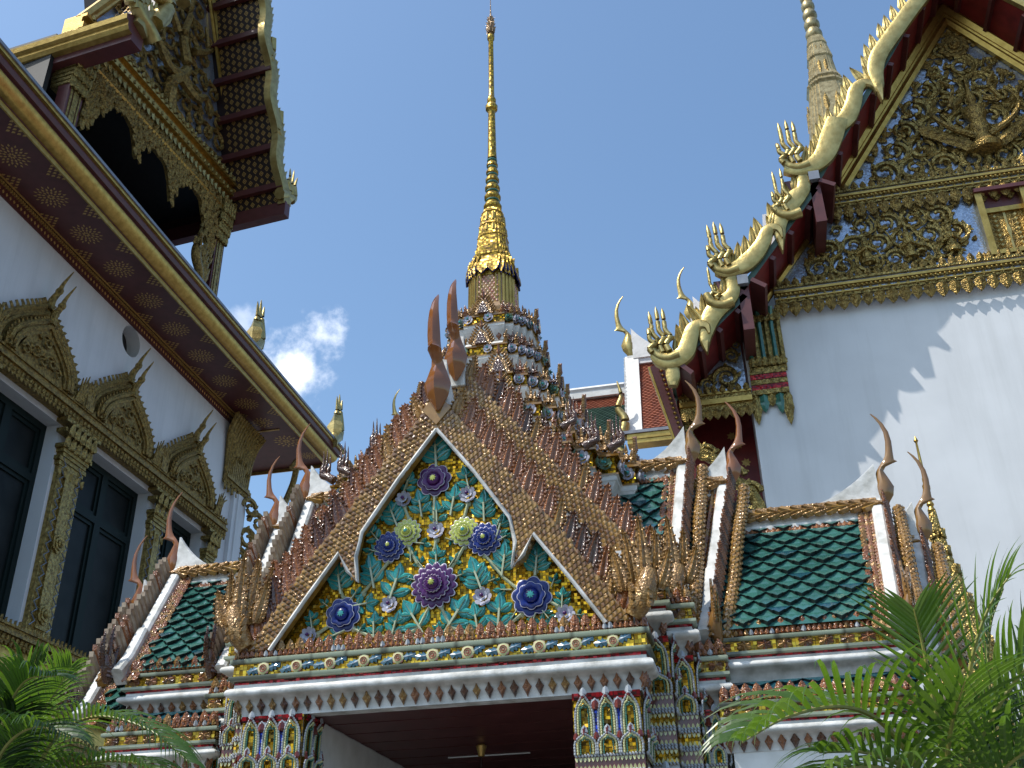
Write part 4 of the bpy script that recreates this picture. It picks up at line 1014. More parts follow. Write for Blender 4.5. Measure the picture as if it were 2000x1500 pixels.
# lintel band and sill bands
def carved_band(b, y0, y1, z0, z1, out, leaves=(1, -1), x=XW, m=0):
    b.box(x, x+out, y0, y1, z0, z1, m); b.box(x, x+out+.05, y0, y1, lerp(z0, z1, .42), lerp(z0, z1, .62), m); b.box(x, x+out+.03, y0, y1, z1-.03, z1+.01, m)
    n = int((y1-y0)/.115)
    for i in range(n):
        y = y0+(i+.5)*(y1-y0)/n
        if 1 in leaves: b.put(LF3, facing((x+out, y, z1-.02), RT, random.uniform(.9, 1.15)), {0: m})
        if -1 in leaves: b.put(LF3, facing((x+out, y, z0+.04), RT, 1, (0, 0, -1)), {0: m})
        b.put(LF3, facing((x+out+.01, y, lerp(z0, z1, .06)), RT, .9), {0: m})
b = MB(); carved_band(b, 5, 20.95, 10.58, 10.92, .20); ppart('lintel_band', b, 'gilt_dark')
b = MB(); carved_band(b, 5, 22, 6.42, 6.70, .18); carved_band(b, 5, 22, 5.7, 5.98, .22); carved_band(b, 5, 22, 4.95, 5.25, .26); ppart('sill_band', b, 'gilt_dark')
b = MB(); b.box(XW, XW+.12, 5, 22, 5.25, 5.7); b.box(XW, XW+.1, 5, 22, 5.98, 6.42); ppart('sill_frieze', b, 'gilt_smooth')
# pointed hoods
def ogee(w, h, n=9):
    K = [(1, 0), (1.0, .16), (.95, .30), (.84, .44), (.68, .57), (.50, .69), (.33, .79), (.19, .87), (.08, .94), (0, 1)]
    return [(w*a, h*c) for a, c in K]
for yc in (11.2, 13.72, 16.45, 19.2):
    b = MB(); zb = 10.93
    for w, h, x0, x1 in ((1.16, 1.36, 0, .14), (.88, 1.02, .14, .26)):
        R_ = ogee(w, h); inner = ogee(w*.76, h*.74)
        for s in (-1, 1):
            for (a0, c0), (a1, c1), (e0, g0), (e1, g1) in zip(R_, R_[1:], inner, inner[1:]):
                b.prism([(XW+x0, yc+s*a0, zb+c0), (XW+x0, yc+s*a1, zb+c1), (XW+x0, yc+s*e1, zb+g1), (XW+x0, yc+s*e0, zb+g0)], (x1-x0, 0, 0))
            b.tube([(XW+x1, yc+s*a, zb+c) for a, c in R_], .05, 6)
            b.tube([(XW+x1+.01, yc+s*a*.88, zb+c*.87) for a, c in R_], .045, 6)
            n = 15
            for i in range(n):
                t = (i+.5)/n; k = t*(len(R_)-1); j = int(k); f = k-j; a = lerp(R_[j][0], R_[j+1][0], f); c = lerp(R_[j][1], R_[j+1][1], f)
                b.put(LF1, facing((XW+x1-.02, yc+s*a, zb+c-.03), RT, .62*(w/1.2), (0, s*1.0, .85)))
        # curved spike at the apex, leaning out
        b.tube(spline([(XW+x1, yc, zb+h-.1), (XW+x1+.03, yc, zb+h+.10), (XW+x1+.13, yc, zb+h+.26), (XW+x1+.18, yc, zb+h+.42), (XW+x1+.34, yc, zb+h+.66)], 4), lambda t: .075*(1-t)**.8+.008+(.02 if .45 < t < .6 else 0), 6)
    b.prism([(XW+.2, yc-.68, zb), (XW+.2, yc+.68, zb), (XW+.2, yc+.42, zb+.5), (XW+.2, yc, zb+.78), (XW+.2, yc-.42, zb+.5)], (.03, 0, 0))
    for (dy, dz, R_) in ((0, .55, .16), (-.22, .25, .15), (.22, .25, .15), (-.45, .16, .12), (.45, .16, .12), (0, .18, .14)): b.put(spiral_tpl(R_, 1.2, .2, True, 1 if dy >= 0 else -1, 18), facing((XW+.24, yc+dy, zb+dz), RT))
    for s in (-1, 1):
        for i in range(5): b.tube(spline([(XW+.2, yc+s*(1.22+.05*i-.1), zb), (XW+.25, yc+s*(1.24+.05*i-.1), zb+.2+.03*i), (XW+.3, yc+s*(1.2+.09*i-.1), zb+.45+.06*(2-abs(i-2)))], 4), lambda t: .05*(1-t)+.01, 5)
    ppart('window_hood', b, 'gilt_dark')
# eaves: soffit with stencilled rosettes
b = MB(); b.box(-18, -10.28, 2, 24.15, 13.76, 13.84); ppart('soffit', b, 'maroon'); sof = palace.children[-1] if False else None
ZQ = 13.757
sof = [o_ for o_ in COL.objects if o_.name == 'soffit'][0]
def flatpetal(b, c, a, r0, r1, w):
    d = V3((cos(a), sin(a), 0)); s = V3((-sin(a), cos(a), 0)); c = V3(c)
    b.add([c+d*r0, c+d*lerp(r0, r1, .4)+s*w, c+d*r1, c+d*lerp(r0, r1, .4)-s*w], [(0, 1, 2, 3)])
ros = [10.4, 11.5, 12.6, 13.7, 14.82, 15.95, 17.06, 18.2, 19.35, 20.5]
for y in ros:
    b = MB(); c = (-10.92, y, ZQ)
    for n, r0, r1, w, o_ in ((8, .02, .08, .016, 0), (12, .09, .16, .020, .1), (16, .155, .235, .020, .2), (16, .225, .30, .018, 0)):
        for i in range(n): flatpetal(b, c, 2*pi*i/n+o_, r0, r1, w)
    ppart('rosette', b, 'stencil', sof)
for y, x, s in ((21.5, -10.95, .5), (22.6, -10.8, .62), (23.55, -10.6, .4)):
    b = MB()
    for n, r0, r1, w in ((8, .02, .12, .025), (12, .13, .24, .03), (14, .23, .34, .03)):
        for i in range(n): flatpetal(b, (x, y, ZQ), 2*pi*i/n, r0*s*1.6, r1*s*1.6, w*s*1.6)
    ppart('rosette', b, 'stencil', sof)
for i, y in enumerate(ros):
    for x, s in ((-10.42, -1), (-11.36, 1)):
        b = MB(); yy = y+.55
        for k in range(4):
            for j in range(4-k): flatpetal(b, (x+s*(.0+.062*k), yy+(j-(3-k)/2)*.115, ZQ), 0 if s > 0 else pi, -.03, .05, .028)
        ppart('corner_motif', b, 'stencil', sof)
b = MB()
for y in [3+.06*i for i in range(312)]: b.box(XW+.02, XW+.07, y, y+.035, 13.69, 13.74, 1)
b.box(XW, XW+.03, 3, 21.9, 13.50, 13.70, 0); b.box(XW, XW+.035, 3, 21.9, 13.70, 13.76, 0); b.box(XW+.09, XW+.115, 3, 21.9, 13.74, 13.759, 1)
for y in [3+.1*i for i in range(189)]: b.put(t_diamond(.06, .09, .01), facing((XW+.03, y, 13.60), RT), {0: 1})
b.box(XW, XW+.8, 21.9, 21.95, 13.74, 13.759, 1)
ppart('wall_border', b, ['maroon', 'stencil'])
# gutter mouldings
plan = [(-10.32, 2), (-10.32, 24.12), (-18, 24.12)]
b = MB(); moulding(b, plan[::-1] if False else plan, [(.0, 13.70, 0), (.0, 13.66, 0), (.03, 13.66, 0), (.03, 13.78, 0), (.10, 13.80, 0), (.16, 13.86, 0), (.20, 13.93, 0), (.22, 14.0, 0), (.22, 14.02, 1), (.28, 14.03, 1), (.31, 14.10, 1), (.31, 14.14, 1), (.36, 14.15, 0), (.37, 14.20, 0), (.40, 14.20, 2), (.40, 14.26, 2), (.2, 14.34, 2), (-.5, 14.6, 2)])
ppart('eave_moulding', b, ['gilt_smooth', 'maroon', 'lead'], smooth=30)
plan = [(-10.85, 2), (-10.85, 20.35), (-18, 20.35)]
b = MB(); moulding(b, plan, [(-.4, 14.55, 1), (.0, 14.62, 1), (.06, 14.70, 0), (.12, 14.80, 0), (.14, 14.86, 1), (.19, 14.88, 1), (.22, 14.95, 0), (.25, 15.02, 2), (.25, 15.06, 2), (.05, 15.12, 2), (-1.2, 16.2, 2)])
ppart('upper_eave', b, ['gilt_smooth', 'maroon', 'lead'], smooth=30)
b = MB(); b.add([(-10.8, 2, 14.5), (-10.8, 24, 14.5), (-14.5, 20, 17.2), (-14.5, 2, 17.2), (-11.0, 2, 15.2), (-11.0, 20.3, 15.2), (-15, 16, 19.5), (-15, 2, 19.5), (-18, 24, 14.5), (-18, 20, 17.2)], [(0, 1, 2, 3), (4, 5, 6, 7), (1, 8, 9, 2)]); ppart('roof', b, 'lead')
def finger_crest(b, T, h=.85, n=3, m=0):
    """gilded naga finial: curved body and tall flame fingers"""
    b.tube([T @ V3(p) for p in spline([(-.30*h, 0, -.05*h), (-.12*h, 0, .05*h), (.06*h, 0, .10*h), (.2*h, 0, .22*h), (.16*h, 0, .38*h)], 4)], lambda t: .13*h*(1-.35*t), 8, m)
    for i in range(n):
        x = (-.02+.12*i)*h; b.tube([T @ V3(p) for p in spline([(x, 0, .12*h), (x+.10*h, 0, .30*h), (x+.02*h+.08*h*i/n, 0, .52*h), (x+.07*h, 0, .66*h), (x+.04*h+.05*h*i, 0, (.92+.08*(i == 1))*h)], 4)], lambda t: .075*h*(1-t)**.6+.006*h, 7, m)
for y, x, z in ((20.2, -10.72, 15.05), (24.0, -10.05, 14.3)):
    b = MB(); finger_crest(b, frame((x, y, z), (0, .75, .15), (-1, 0, 0), (0, -.1, 1)), 1.45, 3); b.put(t_leaf(.4, .7, .1, 3, .1), facing((x, y-.15, z+.1), (0, 1, 0))); ppart('roof_finial', b, 'gold_pale', smooth=60)
# fluted lotus capital at the wall corner
b = MB()
n = 13
for i in range(n):
    y = 20.72+i*1.35/(n-1); 
    b.tube(spline([(XW+.06, y*.8+21.5*.2, 12.0), (XW+.08, y*.88+21.5*.12, 12.8), (XW+.14, y, 13.25), (XW+.32, y*1.08-21.5*.08, 13.62)], 4), lambda t: .055+.02*t, 5)
    b.put(LF1, facing((XW+.28, y*1.04-21.5*.04, 13.45), RT, .8, (.5, 0, 1)))
    if i % 2 == 0: b.put(LF1, facing((XW+.07, y*.8+21.5*.2, 12.02), RT, .85, (0, 0, -1)))
for zz, o_ in ((11.98, .10), (12.08, .14), (12.16, .10)): b.box(XW, XW+o_, 20.85, 22.1, zz, zz+.08)
ppart('corner_capital', b, 'gilt_dark')
# scrolled gilded eave brackets standing out from the corner
def bracket(b, y, m=0):
    b.tube(spline([(XW+.02, y+.3, 10.1), (XW+.2, y+.6, 10.9), (XW+.35, y+1.0, 11.5), (XW+.5, y+1.45, 12.2), (XW+.6, y+1.7, 12.9), (XW+.75, y+1.55, 13.4), (XW+.9, y+1.2, 13.3), (XW+.85, y+1.05, 13.05)], 5), lambda t: .085, 6, m)
    for p, R_, f in (((XW+.15, y+.35, 10.95), .28, 1), ((XW+.25, y+.62, 11.45), .26, -1), ((XW+.1, y+.2, 10.5), .2, 1), ((XW+.2, y+.25, 11.7), .25, -1)):
        T = frame(p, (.35, .93, 0), (.93, -.35, 0), (0, 0, 1)); b.put(spiral_tpl(R_, 1.3, .24, True, f, 20), T, {0: m})
b = MB(); bracket(b, 21.7); ppart('eave_bracket', b, 'gilt_dark', smooth=50)
b = MB(); bracket(b, 8.6); ppart('eave_bracket', b, 'gilt_dark', smooth=50)

# ---- balcony pavilion with carved gable
DA = V3((-10.68, 12.0, 0)); DU = V3((.1034, .9947, 0)); DV = V3((.9947, -.1034, 0)); DZ = V3((0, 0, 1))
def dt(u, v, z): return DA+DU*u+DV*v+DZ*z
def dF(u, v, z, s=1, up=None): return facing(dt(u, v, z), DV, s, up or (0, 0, 1))
dT = frame(DA, DU, DV, DZ)
UC = 2.72
for u0, u1 in ((.10, .46), (4.90, 5.22)):
    b = MB()
    b.box(u0, u1, -.26, 0, 13.9, 15.95, 0, T=dT); b.box(u0+.12, u1-.12, 0, .02, 13.9, 15.95, 1, T=dT); b.box(u0+.05, u0+.09, 0, .015, 13.9, 15.95, 1, T=dT); b.box(u1-.09, u1-.05, 0, .015, 13.9, 15.95, 1, T=dT); b.box(u1, u1+.015, -.2, -.08, 13.9, 15.95, 1, T=dT)
    for k in range(5): b.box(u0-.02-.01*k, u1+.02+.01*k, -.44, .03+.012*k, 15.95+.09*k, 16.02+.09*k, 1, T=dT)
    for k in range(4):
        for i in range(4): b.put(LF1, dF(lerp(u0-.02, u1+.02, (i+.5)/4), .03+.04*k, 15.85+.28*k*.8, 1.05), {0: 1})
    for i in range(5):
        u = lerp(u0, u1, (i+.5)/5); b.tube([dT @ V3(p) for p in spline([(u, .03, 16.3), (u, .05, 16.6), (lerp((u0+u1)/2, u, 1.5), .12, 16.95)], 3)], .05, 5, 1)
    ppart('balcony_column', b, ['maroon', 'gilt'])
b = MB(); b.box(-.1, 5.6, -.30, .06, 16.98, 17.12, 0, T=dT); b.box(-.1, 5.6, -.30, .16, 17.12, 17.26, 1, T=dT); b.box(-.1, 5.6, -.3, .10, 17.26, 17.40, 1, T=dT); b.box(-.1, 5.6, -.3, .2, 17.40, 17.47, 1, T=dT)
for i in range(36):
    u = .0+5.5*(i+.5)/36; b.put(LF1, dF(u, .08, 17.06, .62, (.2, 0, -1)), {0: 2}); b.put(LF2, dF(u, .2, 17.44, .9), {0: 0})
    b.put(LF3, dF(u, .165, 17.14, .9), {0: 0})
b.tube([dt(0, .03, 16.72), dt(5.4, .03, 16.72)], .05, 6, 1)
ppart('beam', b, ['gilt', 'gilt_smooth', 'gold_pale'])
# scalloped lambrequin of carved leaves hanging between the columns
def drop(u):
    t = (u-.5)/(4.82-.5); k = [(0, 1.75), (.05, 1.5), (.10, 1.05), (.17, .62), (.235, .5), (.30, .66), (.335, .95), (.36, 1.32), (.385, .9), (.44, .6), (.50, .62), (.56, .66), (.60, .95), (.635, 1.4), (.67, .9), (.72, .62), (.79, .52), (.85, .62), (.90, 1.05), (.95, 1.6), (1, 1.9)]
    for (a, c), (d, e) in zip(k, k[1:]):
        if a <= t <= d: return lerp(c, e, (t-a)/(d-a))
    return .5
b = MB(); n = 60
us = [lerp(.5, 4.82, i/n) for i in range(n+1)]
b.loft([[(u, -.06, 17.0), (u, .02, 17.0), (u, .02, 17.0-drop(u)), (u, -.06, 17.0-drop(u))] for u in us], 0, T=dT)
for u in [lerp(.55, 4.78, i/44) for i in range(45)]:
    d = drop(u); k = int(d/.13)+1
    for j in range(k): b.put(LF2, dF(u+random.uniform(-.03, .03), .03, 17.0-d+j*.13+.08, random.uniform(1.0, 1.35), (random.uniform(-.5, .5)*DU.x, random.uniform(-.5, .5)*DU.y, -1)), {0: 0})
ppart('lambrequin', b, 'gilt_dark')
b = MB(); b.box(-.3, 5.9, -3.2, -2.9, 13.9, 17.4, T=dT); b.box(.1, 5.3, -2.9, -.3, 17.0, 17.2, T=dT); b.box(-.2, -.1, -2.9, -.3, 13.9, 17.0, T=dT); b.box(5.35, 5.45, -2.9, -1.6, 13.9, 17.0, T=dT); b.box(-.2, 5.4, -2.9, -.5, 13.85, 13.95, T=dT)
ppart('balcony_interior', b, 'dark')
# pediment
apex = 23.2
tri = [(UC-2.62, 17.45), (UC+2.62, 17.45), (UC, apex)]
b = MB(); b.prism([dt(u, -.12, z) for u, z in tri], DV*-.1); ped = ppart('pediment', b, 'mirror')
b = MB(); rn = random.Random(3)
# central figure column with branching scrolls
for row_ in range(9):
    z = 17.72+row_*.56; half = (apex-z)/(apex-17.45)*2.62-.25; R_ = .27
    m = int(half/.42)
    for i in range(-m, m+1):
        u = UC+i*.42+(.1 if row_ % 2 else 0)
        b.put(spiral_tpl(R_*rn.uniform(.85, 1.1), 1.3, .19, True, 1 if i > 0 else -1, 18), dF(u, -.10, z+rn.uniform(-.05, .05)) @ Matrix.Rotation(rn.uniform(-1.2, 1.2), 4, 'Y'))
b.tube([dT @ V3(p) for p in spline([(UC, .0, 17.6), (UC-.2, .12, 18.2), (UC+.15, .14, 18.9), (UC-.1, .12, 19.6), (UC, .1, 20.4), (UC, .05, 21.6)], 4)], lambda t: .17*(1-.7*t), 7)
for sg in (-1, 1):
    b.tube([dT @ V3(p) for p in spline([(UC, .12, 18.6), (UC+sg*.5, .2, 18.4), (UC+sg*.9, .16, 18.75), (UC+sg*1.2, .1, 18.5)], 4)], lambda t: .13*(1-.7*t), 6)
    b.tube([dT @ V3(p) for p in spline([(UC+sg*.3, .12, 19.6), (UC+sg*.7, .16, 20.0), (UC+sg*.55, .12, 20.6)], 4)], lambda t: .10*(1-.7*t), 6)
ppart('carved_relief', b, 'gilt_dark', ped)
b = MB()
for sg in (-1, 1):
    P0, P1 = (UC+sg*2.75, .0, 17.42), (UC, .0, apex+.1)
    b.tube([dT @ V3(P0), dT @ V3(P1)], .10, 6); b.tube([dT @ V3((P0[0]-sg*.14, .03, P0[2]+.05)), dT @ V3((UC, .03, apex-.25))], .05, 5)
ppart('pediment_frame', b, 'gilt_smooth', ped)
# roof over the balcony: soffit with lozenge stencil, purlins, rake boards
for sg, nm in ((1, 'gable_soffit'), (-1, 'gable_soffit')):
    A0, B0 = (UC+sg*2.62, 16.75), (UC, 23.75)
    b = MB(); vb = -3.5 if sg > 0 else .95; pts = [dt(A0[0], vb, A0[1]), dt(A0[0], 1.3, A0[1]), dt(B0[0], 1.3, B0[1]), dt(B0[0], vb, B0[1])]
    nrm = DU*sg*cos(.37)+DZ*sin(.37); b.prism(pts, nrm*.12, 0, 1)
    so_ = ppart(nm, b, ['maroon_dark', 'lead'])
    for k in range(8):
        t = .06+k*.125; u, z = lerp(A0[0], B0[0], t), lerp(A0[1], B0[1], t); b = MB(); b.box(-.05, .05, -.1, 1.38, -.08, .08, T=frame(dt(u, 0, z)-nrm*.06, DU, DV, DZ)); ppart('purlin', b, 'maroon', so_)
    b = MB()
    if sg > 0: b.box(-.10, .10, -3, 1.42, -.34, .02, T=frame(dt(A0[0], 0, A0[1]), DU, DV, DZ))
    if sg > 0: ppart('eave_beam', b, 'maroon', so_)
    b = MB()
    L = V3((B0[0]-A0[0], 0, B0[1]-A0[1])); Ln = L.length; e1 = (DU*L.x+DZ*L.z).normalized()
    for i in range(int(Ln/.17)):
        for j in range(8):
            s_ = (i+.5)*.17+(.085 if j % 2 else 0); v = .12+j*.145; c = dt(A0[0], v, A0[1])+e1*s_-nrm*.004
            q = [c+e1*.066, c+DV*.055, c-e1*.066, c-DV*.055]; r = [c+e1*.042, c+DV*.034, c-e1*.042, c-DV*.034]
            for a in range(4): b.add([q[a], q[(a+1) % 4], r[(a+1) % 4], r[a]], [(0, 1, 2, 3)])
            b.add([c+e1*.02, c+DV*.017, c-e1*.02, c-DV*.017], [(0, 1, 2, 3)])
    ppart('lozenge_stencil', b, 'stencil', so_)
    # undulating rake board with leaf teeth
    b = MB(); n = 44; rings = []
    for i in range(n+1):
        t = i/n; c = dt(lerp(A0[0], B0[0], t), 1.34, lerp(A0[1], B0[1], t)); wv = .10*sin(t*5*2*pi+.6) if t < .72 else 0
        c = c+nrm*(wv-.02); rings.append([c-DV*.10-nrm*.17, c+DV*.06-nrm*.17, c+DV*.10+nrm*.04, c+DV*.05+nrm*.16, c-DV*.10+nrm*.16])
        if i % 1 == 0 and i > 2: b.put(LF1, frame(c+nrm*.12, (e1+nrm*.2).cross(DV), DV, (e1*.7+nrm*.6).normalized(), .72))
    b.loft(rings, 0)
    finger_crest(b, frame(dt(A0[0]+sg*.05, 1.34, A0[1]+.18), DU*sg, DV, DZ), 1.0, 3)
    for tt in (.26, .5):
        c = dt(lerp(A0[0], B0[0], tt), 1.36, lerp(A0[1], B0[1], tt)); b.tube(spline([c+nrm*.15+e1*.3, c+nrm*.1, c-nrm*.05-e1*.25, c+nrm*.15-e1*.35, c+nrm*.2-e1*.2], 4), lambda t: .11*(1-.6*t), 6)
    ppart('bargeboard', b, 'gold_pale', smooth=50)
# side eave of the balcony roof on the near side
b = MB(); P = [dt(.05, 1.30, 16.62), dt(-.15, -3.6, 16.30)]
prof = [(-.1, -.2), (-.1, -.06), (-.2, -.04), (-.24, .04), (-.24, .12), (-.30, .14), (-.32, .24), (-.1, .40), (.2, .55), (.2, -.2)]
b.loft([[p+DU*a+DZ*c for a, c in prof] for p in P], 0, seg=lambda k, i: 1 if i in (0, 9, 8) else 2 if i in (6, 7) else 0); ppart('gutter', b, ['gilt_smooth', 'maroon', 'lead'])
b = MB(); finger_crest(b, frame(dt(.1, 1.35, 16.9), DU*-.9, DV, DZ), 1.3, 4); b.tube([dT @ V3(p) for p in spline([(.35, 1.4, 17.2), (.55, 1.42, 17.9), (.2, 1.42, 17.9), (.35, 1.4, 18.5), (.8, 1.4, 18.9), (.95, 1.4, 18.4)], 5)], lambda t: .16, 7)
ppart('roof_finial', b, 'gold_pale', smooth=60)
b = MB(); q = at(15, 60, X=-11.5)
finger_crest(b, frame((-11.5, 10.4, 16.1), (0, .3, .1), (-1, 0, 0), (0, 0, 1)), 1.5, 3); ppart('roof_finial', b, 'gold_pale', smooth=60)
# winged figure on the column bracket
b = MB(); c = V3((4.62, .05, 15.0))
b.tube([dT @ V3(p) for p in spline([(4.72, .0, 14.2), (4.5, .02, 14.65), (4.27, .05, 14.9), (4.2, .08, 15.15), (4.24, .08, 15.4)], 4)], lambda t: .05+.06*sin(pi*t), 7)
b.put(T_BEAD, dF(4.24, .1, 15.46, .085)); b.tube([dt(4.24, .1, 15.5), dt(4.22, .1, 15.66), dt(4.27, .12, 15.85)], lambda t: .05*(1-t)+.008, 6)
for sg in (-1, 1): b.tube([dT @ V3(p) for p in ((4.22, .1, 15.25), (4.08+.05*sg, .18+.05*sg, 15.1), (4.02, .22+.06*sg, 15.25))], .03, 5)
for i in range(5): b.put(LF1, dF(4.42+.05*i, .02, 15.05-.13*i, 1.3, (.1*DU.x, .25*DU.y, 1)))
ppart('winged_figure', b, 'gilt_dark', smooth=60)

# ================================================================ throne hall on the right
hall = thing('throne_hall', 'tall white hall with steep gilded gable, naga bargeboards and carved scroll pediment', 'hall', (8.4, 26, 0))
YW = 26.0; HC = 8.4
def hp(name, b, mats, parent=None, smooth=None): return part(name, b, mats, parent or hall, smooth)
b = MB(); b.box(.92, 15.9, YW, YW+12, 0, 17.8); b.box(2.0, 14.8, YW+.02, YW+.5, 17.8, 21.2); hp('wall', b, 'wall')
# entablatures: gold mouldings, mirror strip, hanging leaf fringe
HL = t_leaf(.30, .40, .09, 3, .06); HL2 = t_leaf(.18, .24, .06, 3, .03)
def entab(name, x0, x1, z0, h, y=YW, fringe=True):
    b = MB()
    for o_, a, c, m in ((.14, 0, .16, 2), (.22, .16, .30, 0), (.26, .30, .36, 1), (.20, .36, .50, 2), (.26, .50, .62, 0), (.32, .62, .74, 1), (.24, .74, .88, 2), (.30, .88, 1.0, 0)): b.box(x0, x1, y-o_, y+.05, z0+a*h, z0+c*h, m)
    n = int((x1-x0)/.24)
    for i in range(n):
        x = x0+(i+.5)*(x1-x0)/n; b.put(HL2, facing((x, y-.27, z0+h-.02), FRONT, random.uniform(.9, 1.1)), {0: 3}); b.put(HL2, facing((x, y-.22, z0+.22*h), FRONT, .7), {0: 0})
    for i in range(int((x1-x0)/.12)):
        x = x0+(i+.5)*.12; b.put(T_BEAD, Matrix.Translation((x, y-.27, z0+.56*h)) @ Matrix.Scale(.045, 4), {0: 1})
    if fringe:
        n = int((x1-x0)/.32)
        for i in range(n): b.put(HL, facing((x0+(i+.5)*(x1-x0)/n, y-.26, z0+.06), (0, -1, -.25), random.uniform(.92, 1.05), (0, -.3, -1)), {0: 3})
    return hp(name, b, ['gilt', 'gilt_smooth', 'mirror', 'gilt_dark'])
entab('entablature', 1.95, 14.85, 17.80, .62)
entab('entablature', 3.55, 13.25, 20.78, .62)
# middle panel with scrolls and a little shuttered window
def relief(name, poly, y, R_, seed, parent, mats='gilt', dx=1.9, dz=1.7, thick=.18):
    rn = random.Random(seed); b = MB(); xs = [p[0] for p in poly]; zs = [p[1] for p in poly]; z = min(zs)+R_*1.05; r = 0
    while z < max(zs)-R_*.5:
        x = min(xs)+R_*(1.05 if r % 2 == 0 else 2)
        while x < max(xs)-R_*.5:
            if all(inside((x+R_*.95*cos(a), z+R_*.95*sin(a)), poly) for a in (0, 1, 2, 3, 4, 5)):
                b.put(spiral_tpl(R_*rn.uniform(.88, 1.08), 1.45, thick, True, 1 if (x > HC) else -1, 22), facing((x, y, z), FRONT) @ Matrix.Rotation(rn.uniform(-2, 2), 4, 'Y'))
                b.tube(spline([(x, y-.08, z-R_), (x+R_*.8, y-.1, z-R_*.6), (x+R_*1.05, y-.08, z), (x+R_*.7, y-.06, z+R_*.9)], 3), R_*.10, 5)
            elif inside((x, z), poly) and all(inside((x+R_*.5*cos(a), z+R_*.5*sin(a)), poly) for a in (0, 1, 2, 3, 4, 5)):
                b.put(spiral_tpl(R_*.5, 1.2, thick*1.3, True, 1 if (x > HC) else -1, 18), facing((x, y, z), FRONT) @ Matrix.Rotation(rn.uniform(-2, 2), 4, 'Y'))
            x += R_*dx
        z += R_*dz; r += 1
    return hp(name, b, mats, parent)
P1 = [(1.9, 18.45), (14.9, 18.45), (13.2, 20.75), (3.6, 20.75)]
b = MB(); b.prism([(x, YW-.03, z) for x, z in P1], (0, .06, 0)); mid = hp('frieze_panel', b, 'mirror')
relief('carved_relief', [(2.2, 18.55), (7.45, 18.55), (7.45, 20.5), (3.85, 20.5)], YW-.06, .36, 5, mid)
relief('carved_relief', [(9.4, 18.55), (14.6, 18.55), (13.0, 20.5), (9.4, 20.5)], YW-.06, .36, 6, mid)
b = MB()
for i in range(34):
    x = 2.2+i*.36; b.put(HL2, facing((x, YW-.06, 18.50), FRONT, 1), {0: 0})
    if 3.7 < x < 13.1: b.put(HL, facing((x, YW-.08, 20.74), FRONT, .9, (0, 0, -1)), {0: 0})
for x in (4.6, 5.75, 6.85):   # little praying figures among the scrolls
    b.lathe([(.02, 0), (.20, .02), (.22, .12), (.13, .22), (.17, .42), (.19, .55), (.08, .64), (.11, .74), (.10, .86), (.06, .95), (.035, 1.1), (.005, 1.32)], 10, (x, YW-.1, 18.85), 1)
    for s in (-1, 1): b.tube([(x+s*.18, YW-.12, 19.38), (x+s*.24, YW-.22, 19.2), (x+s*.03, YW-.30, 19.3)], .045, 5, 1)
for k in range(150):
    z = random.uniform(18.6, 20.45); lo = 2.2+(z-18.5)*.75; x = random.choice([random.uniform(lo, 7.5), random.uniform(9.3, 16.8-lo)])
    b.put(HL2, facing((x, YW-.05, z), FRONT, random.uniform(.7, 1.1), (random.uniform(-1, 1), 0, random.uniform(-.6, 1))), {0: 0})
hp('frieze_leaf', b, ['gilt_dark', 'gilt'], mid)
b = MB()
for a, c, d, e, m, y0, y1 in ((7.72, 7.9, 18.5, 20.6, 0, -.3, .1), (8.9, 9.08, 18.5, 20.6, 0, -.3, .1), (7.9, 8.9, 20.0, 20.15, 0, -.12, .1), (7.9, 8.9, 20.15, 20.6, 1, -.06, .1), (7.9, 8.9, 18.5, 18.62, 0, -.3, .1), (7.72, 9.08, 20.6, 20.72, 1, -.36, .1)): b.box(a, c, YW+y0, YW+y1, d, e, m)
fw = hp('attic_window', b, ['gilt_smooth', 'maroon'])
b = MB(); b.box(7.9, 8.37, YW-.04, YW+.1, 18.62, 20.0, 0); b.box(8.43, 8.9, YW-.04, YW+.1, 18.62, 20.0, 0); b.box(8.37, 8.43, YW-.07, YW+.1, 18.62, 20.0, 1)
for s in (8.0, 8.53):
    for i in range(8): b.put(t_diamond(.2, .2, .04), facing((s+.135, YW-.05, 18.75+i*.16), FRONT), {0: 1})
b.prism([(8.4, YW-.1, 19.05), (8.46, YW-.1, 19.35), (8.4, YW-.1, 19.65), (8.34, YW-.1, 19.35)], (0, .03, 0), 1)
hp('shutter', b, ['gilt_dark', 'gold_pale'], fw)
# pediment
P2 = [(4.15, 21.40), (12.65, 21.40), (HC, 27.3)]
b = MB(); b.prism([(x, YW-.02, z) for x, z in P2], (0, .06, 0)); pd = hp('pediment', b, 'mirror')
relief('carved_relief', [(4.3, 21.45), (12.5, 21.45), (HC, 27.1)], YW-.06, .44, 9, pd, thick=.19, dz=1.62, dx=1.85)
b = MB()   # central mounted deity
b.lathe([(.05, 0), (.42, .05), (.48, .2), (.30, .4), (.22, .65), (.30, .9), (.22, 1.2), (.32, 1.45), (.25, 1.7), (.09, 1.85), (.14, 2.0), (.12, 2.2), (.07, 2.35), (.05, 2.6), (.012, 3.1)], 14, (HC, YW-.2, 22.0))
for s in (-1, 1):
    b.tube(spline([(HC+s*.2, YW-.3, 22.6), (HC+s*.8, YW-.45, 22.9), (HC+s*1.2, YW-.35, 23.6), (HC+s*1.0, YW-.3, 24.2)], 5), lambda t: .11*(1-.75*t), 7)
    b.tube(spline([(HC+s*.35, YW-.3, 24.0), (HC+s*.7, YW-.45, 23.7), (HC+s*.5, YW-.5, 24.3), (HC+s*.75, YW-.4, 24.8)], 4), lambda t: .1*(1-.6*t), 6)
    for i in range(7): b.put(HL, facing((HC+s*(.35+.16*i), YW-.3, 22.2+.12*i), FRONT, 1.2, (s*.9, 0, .8)))
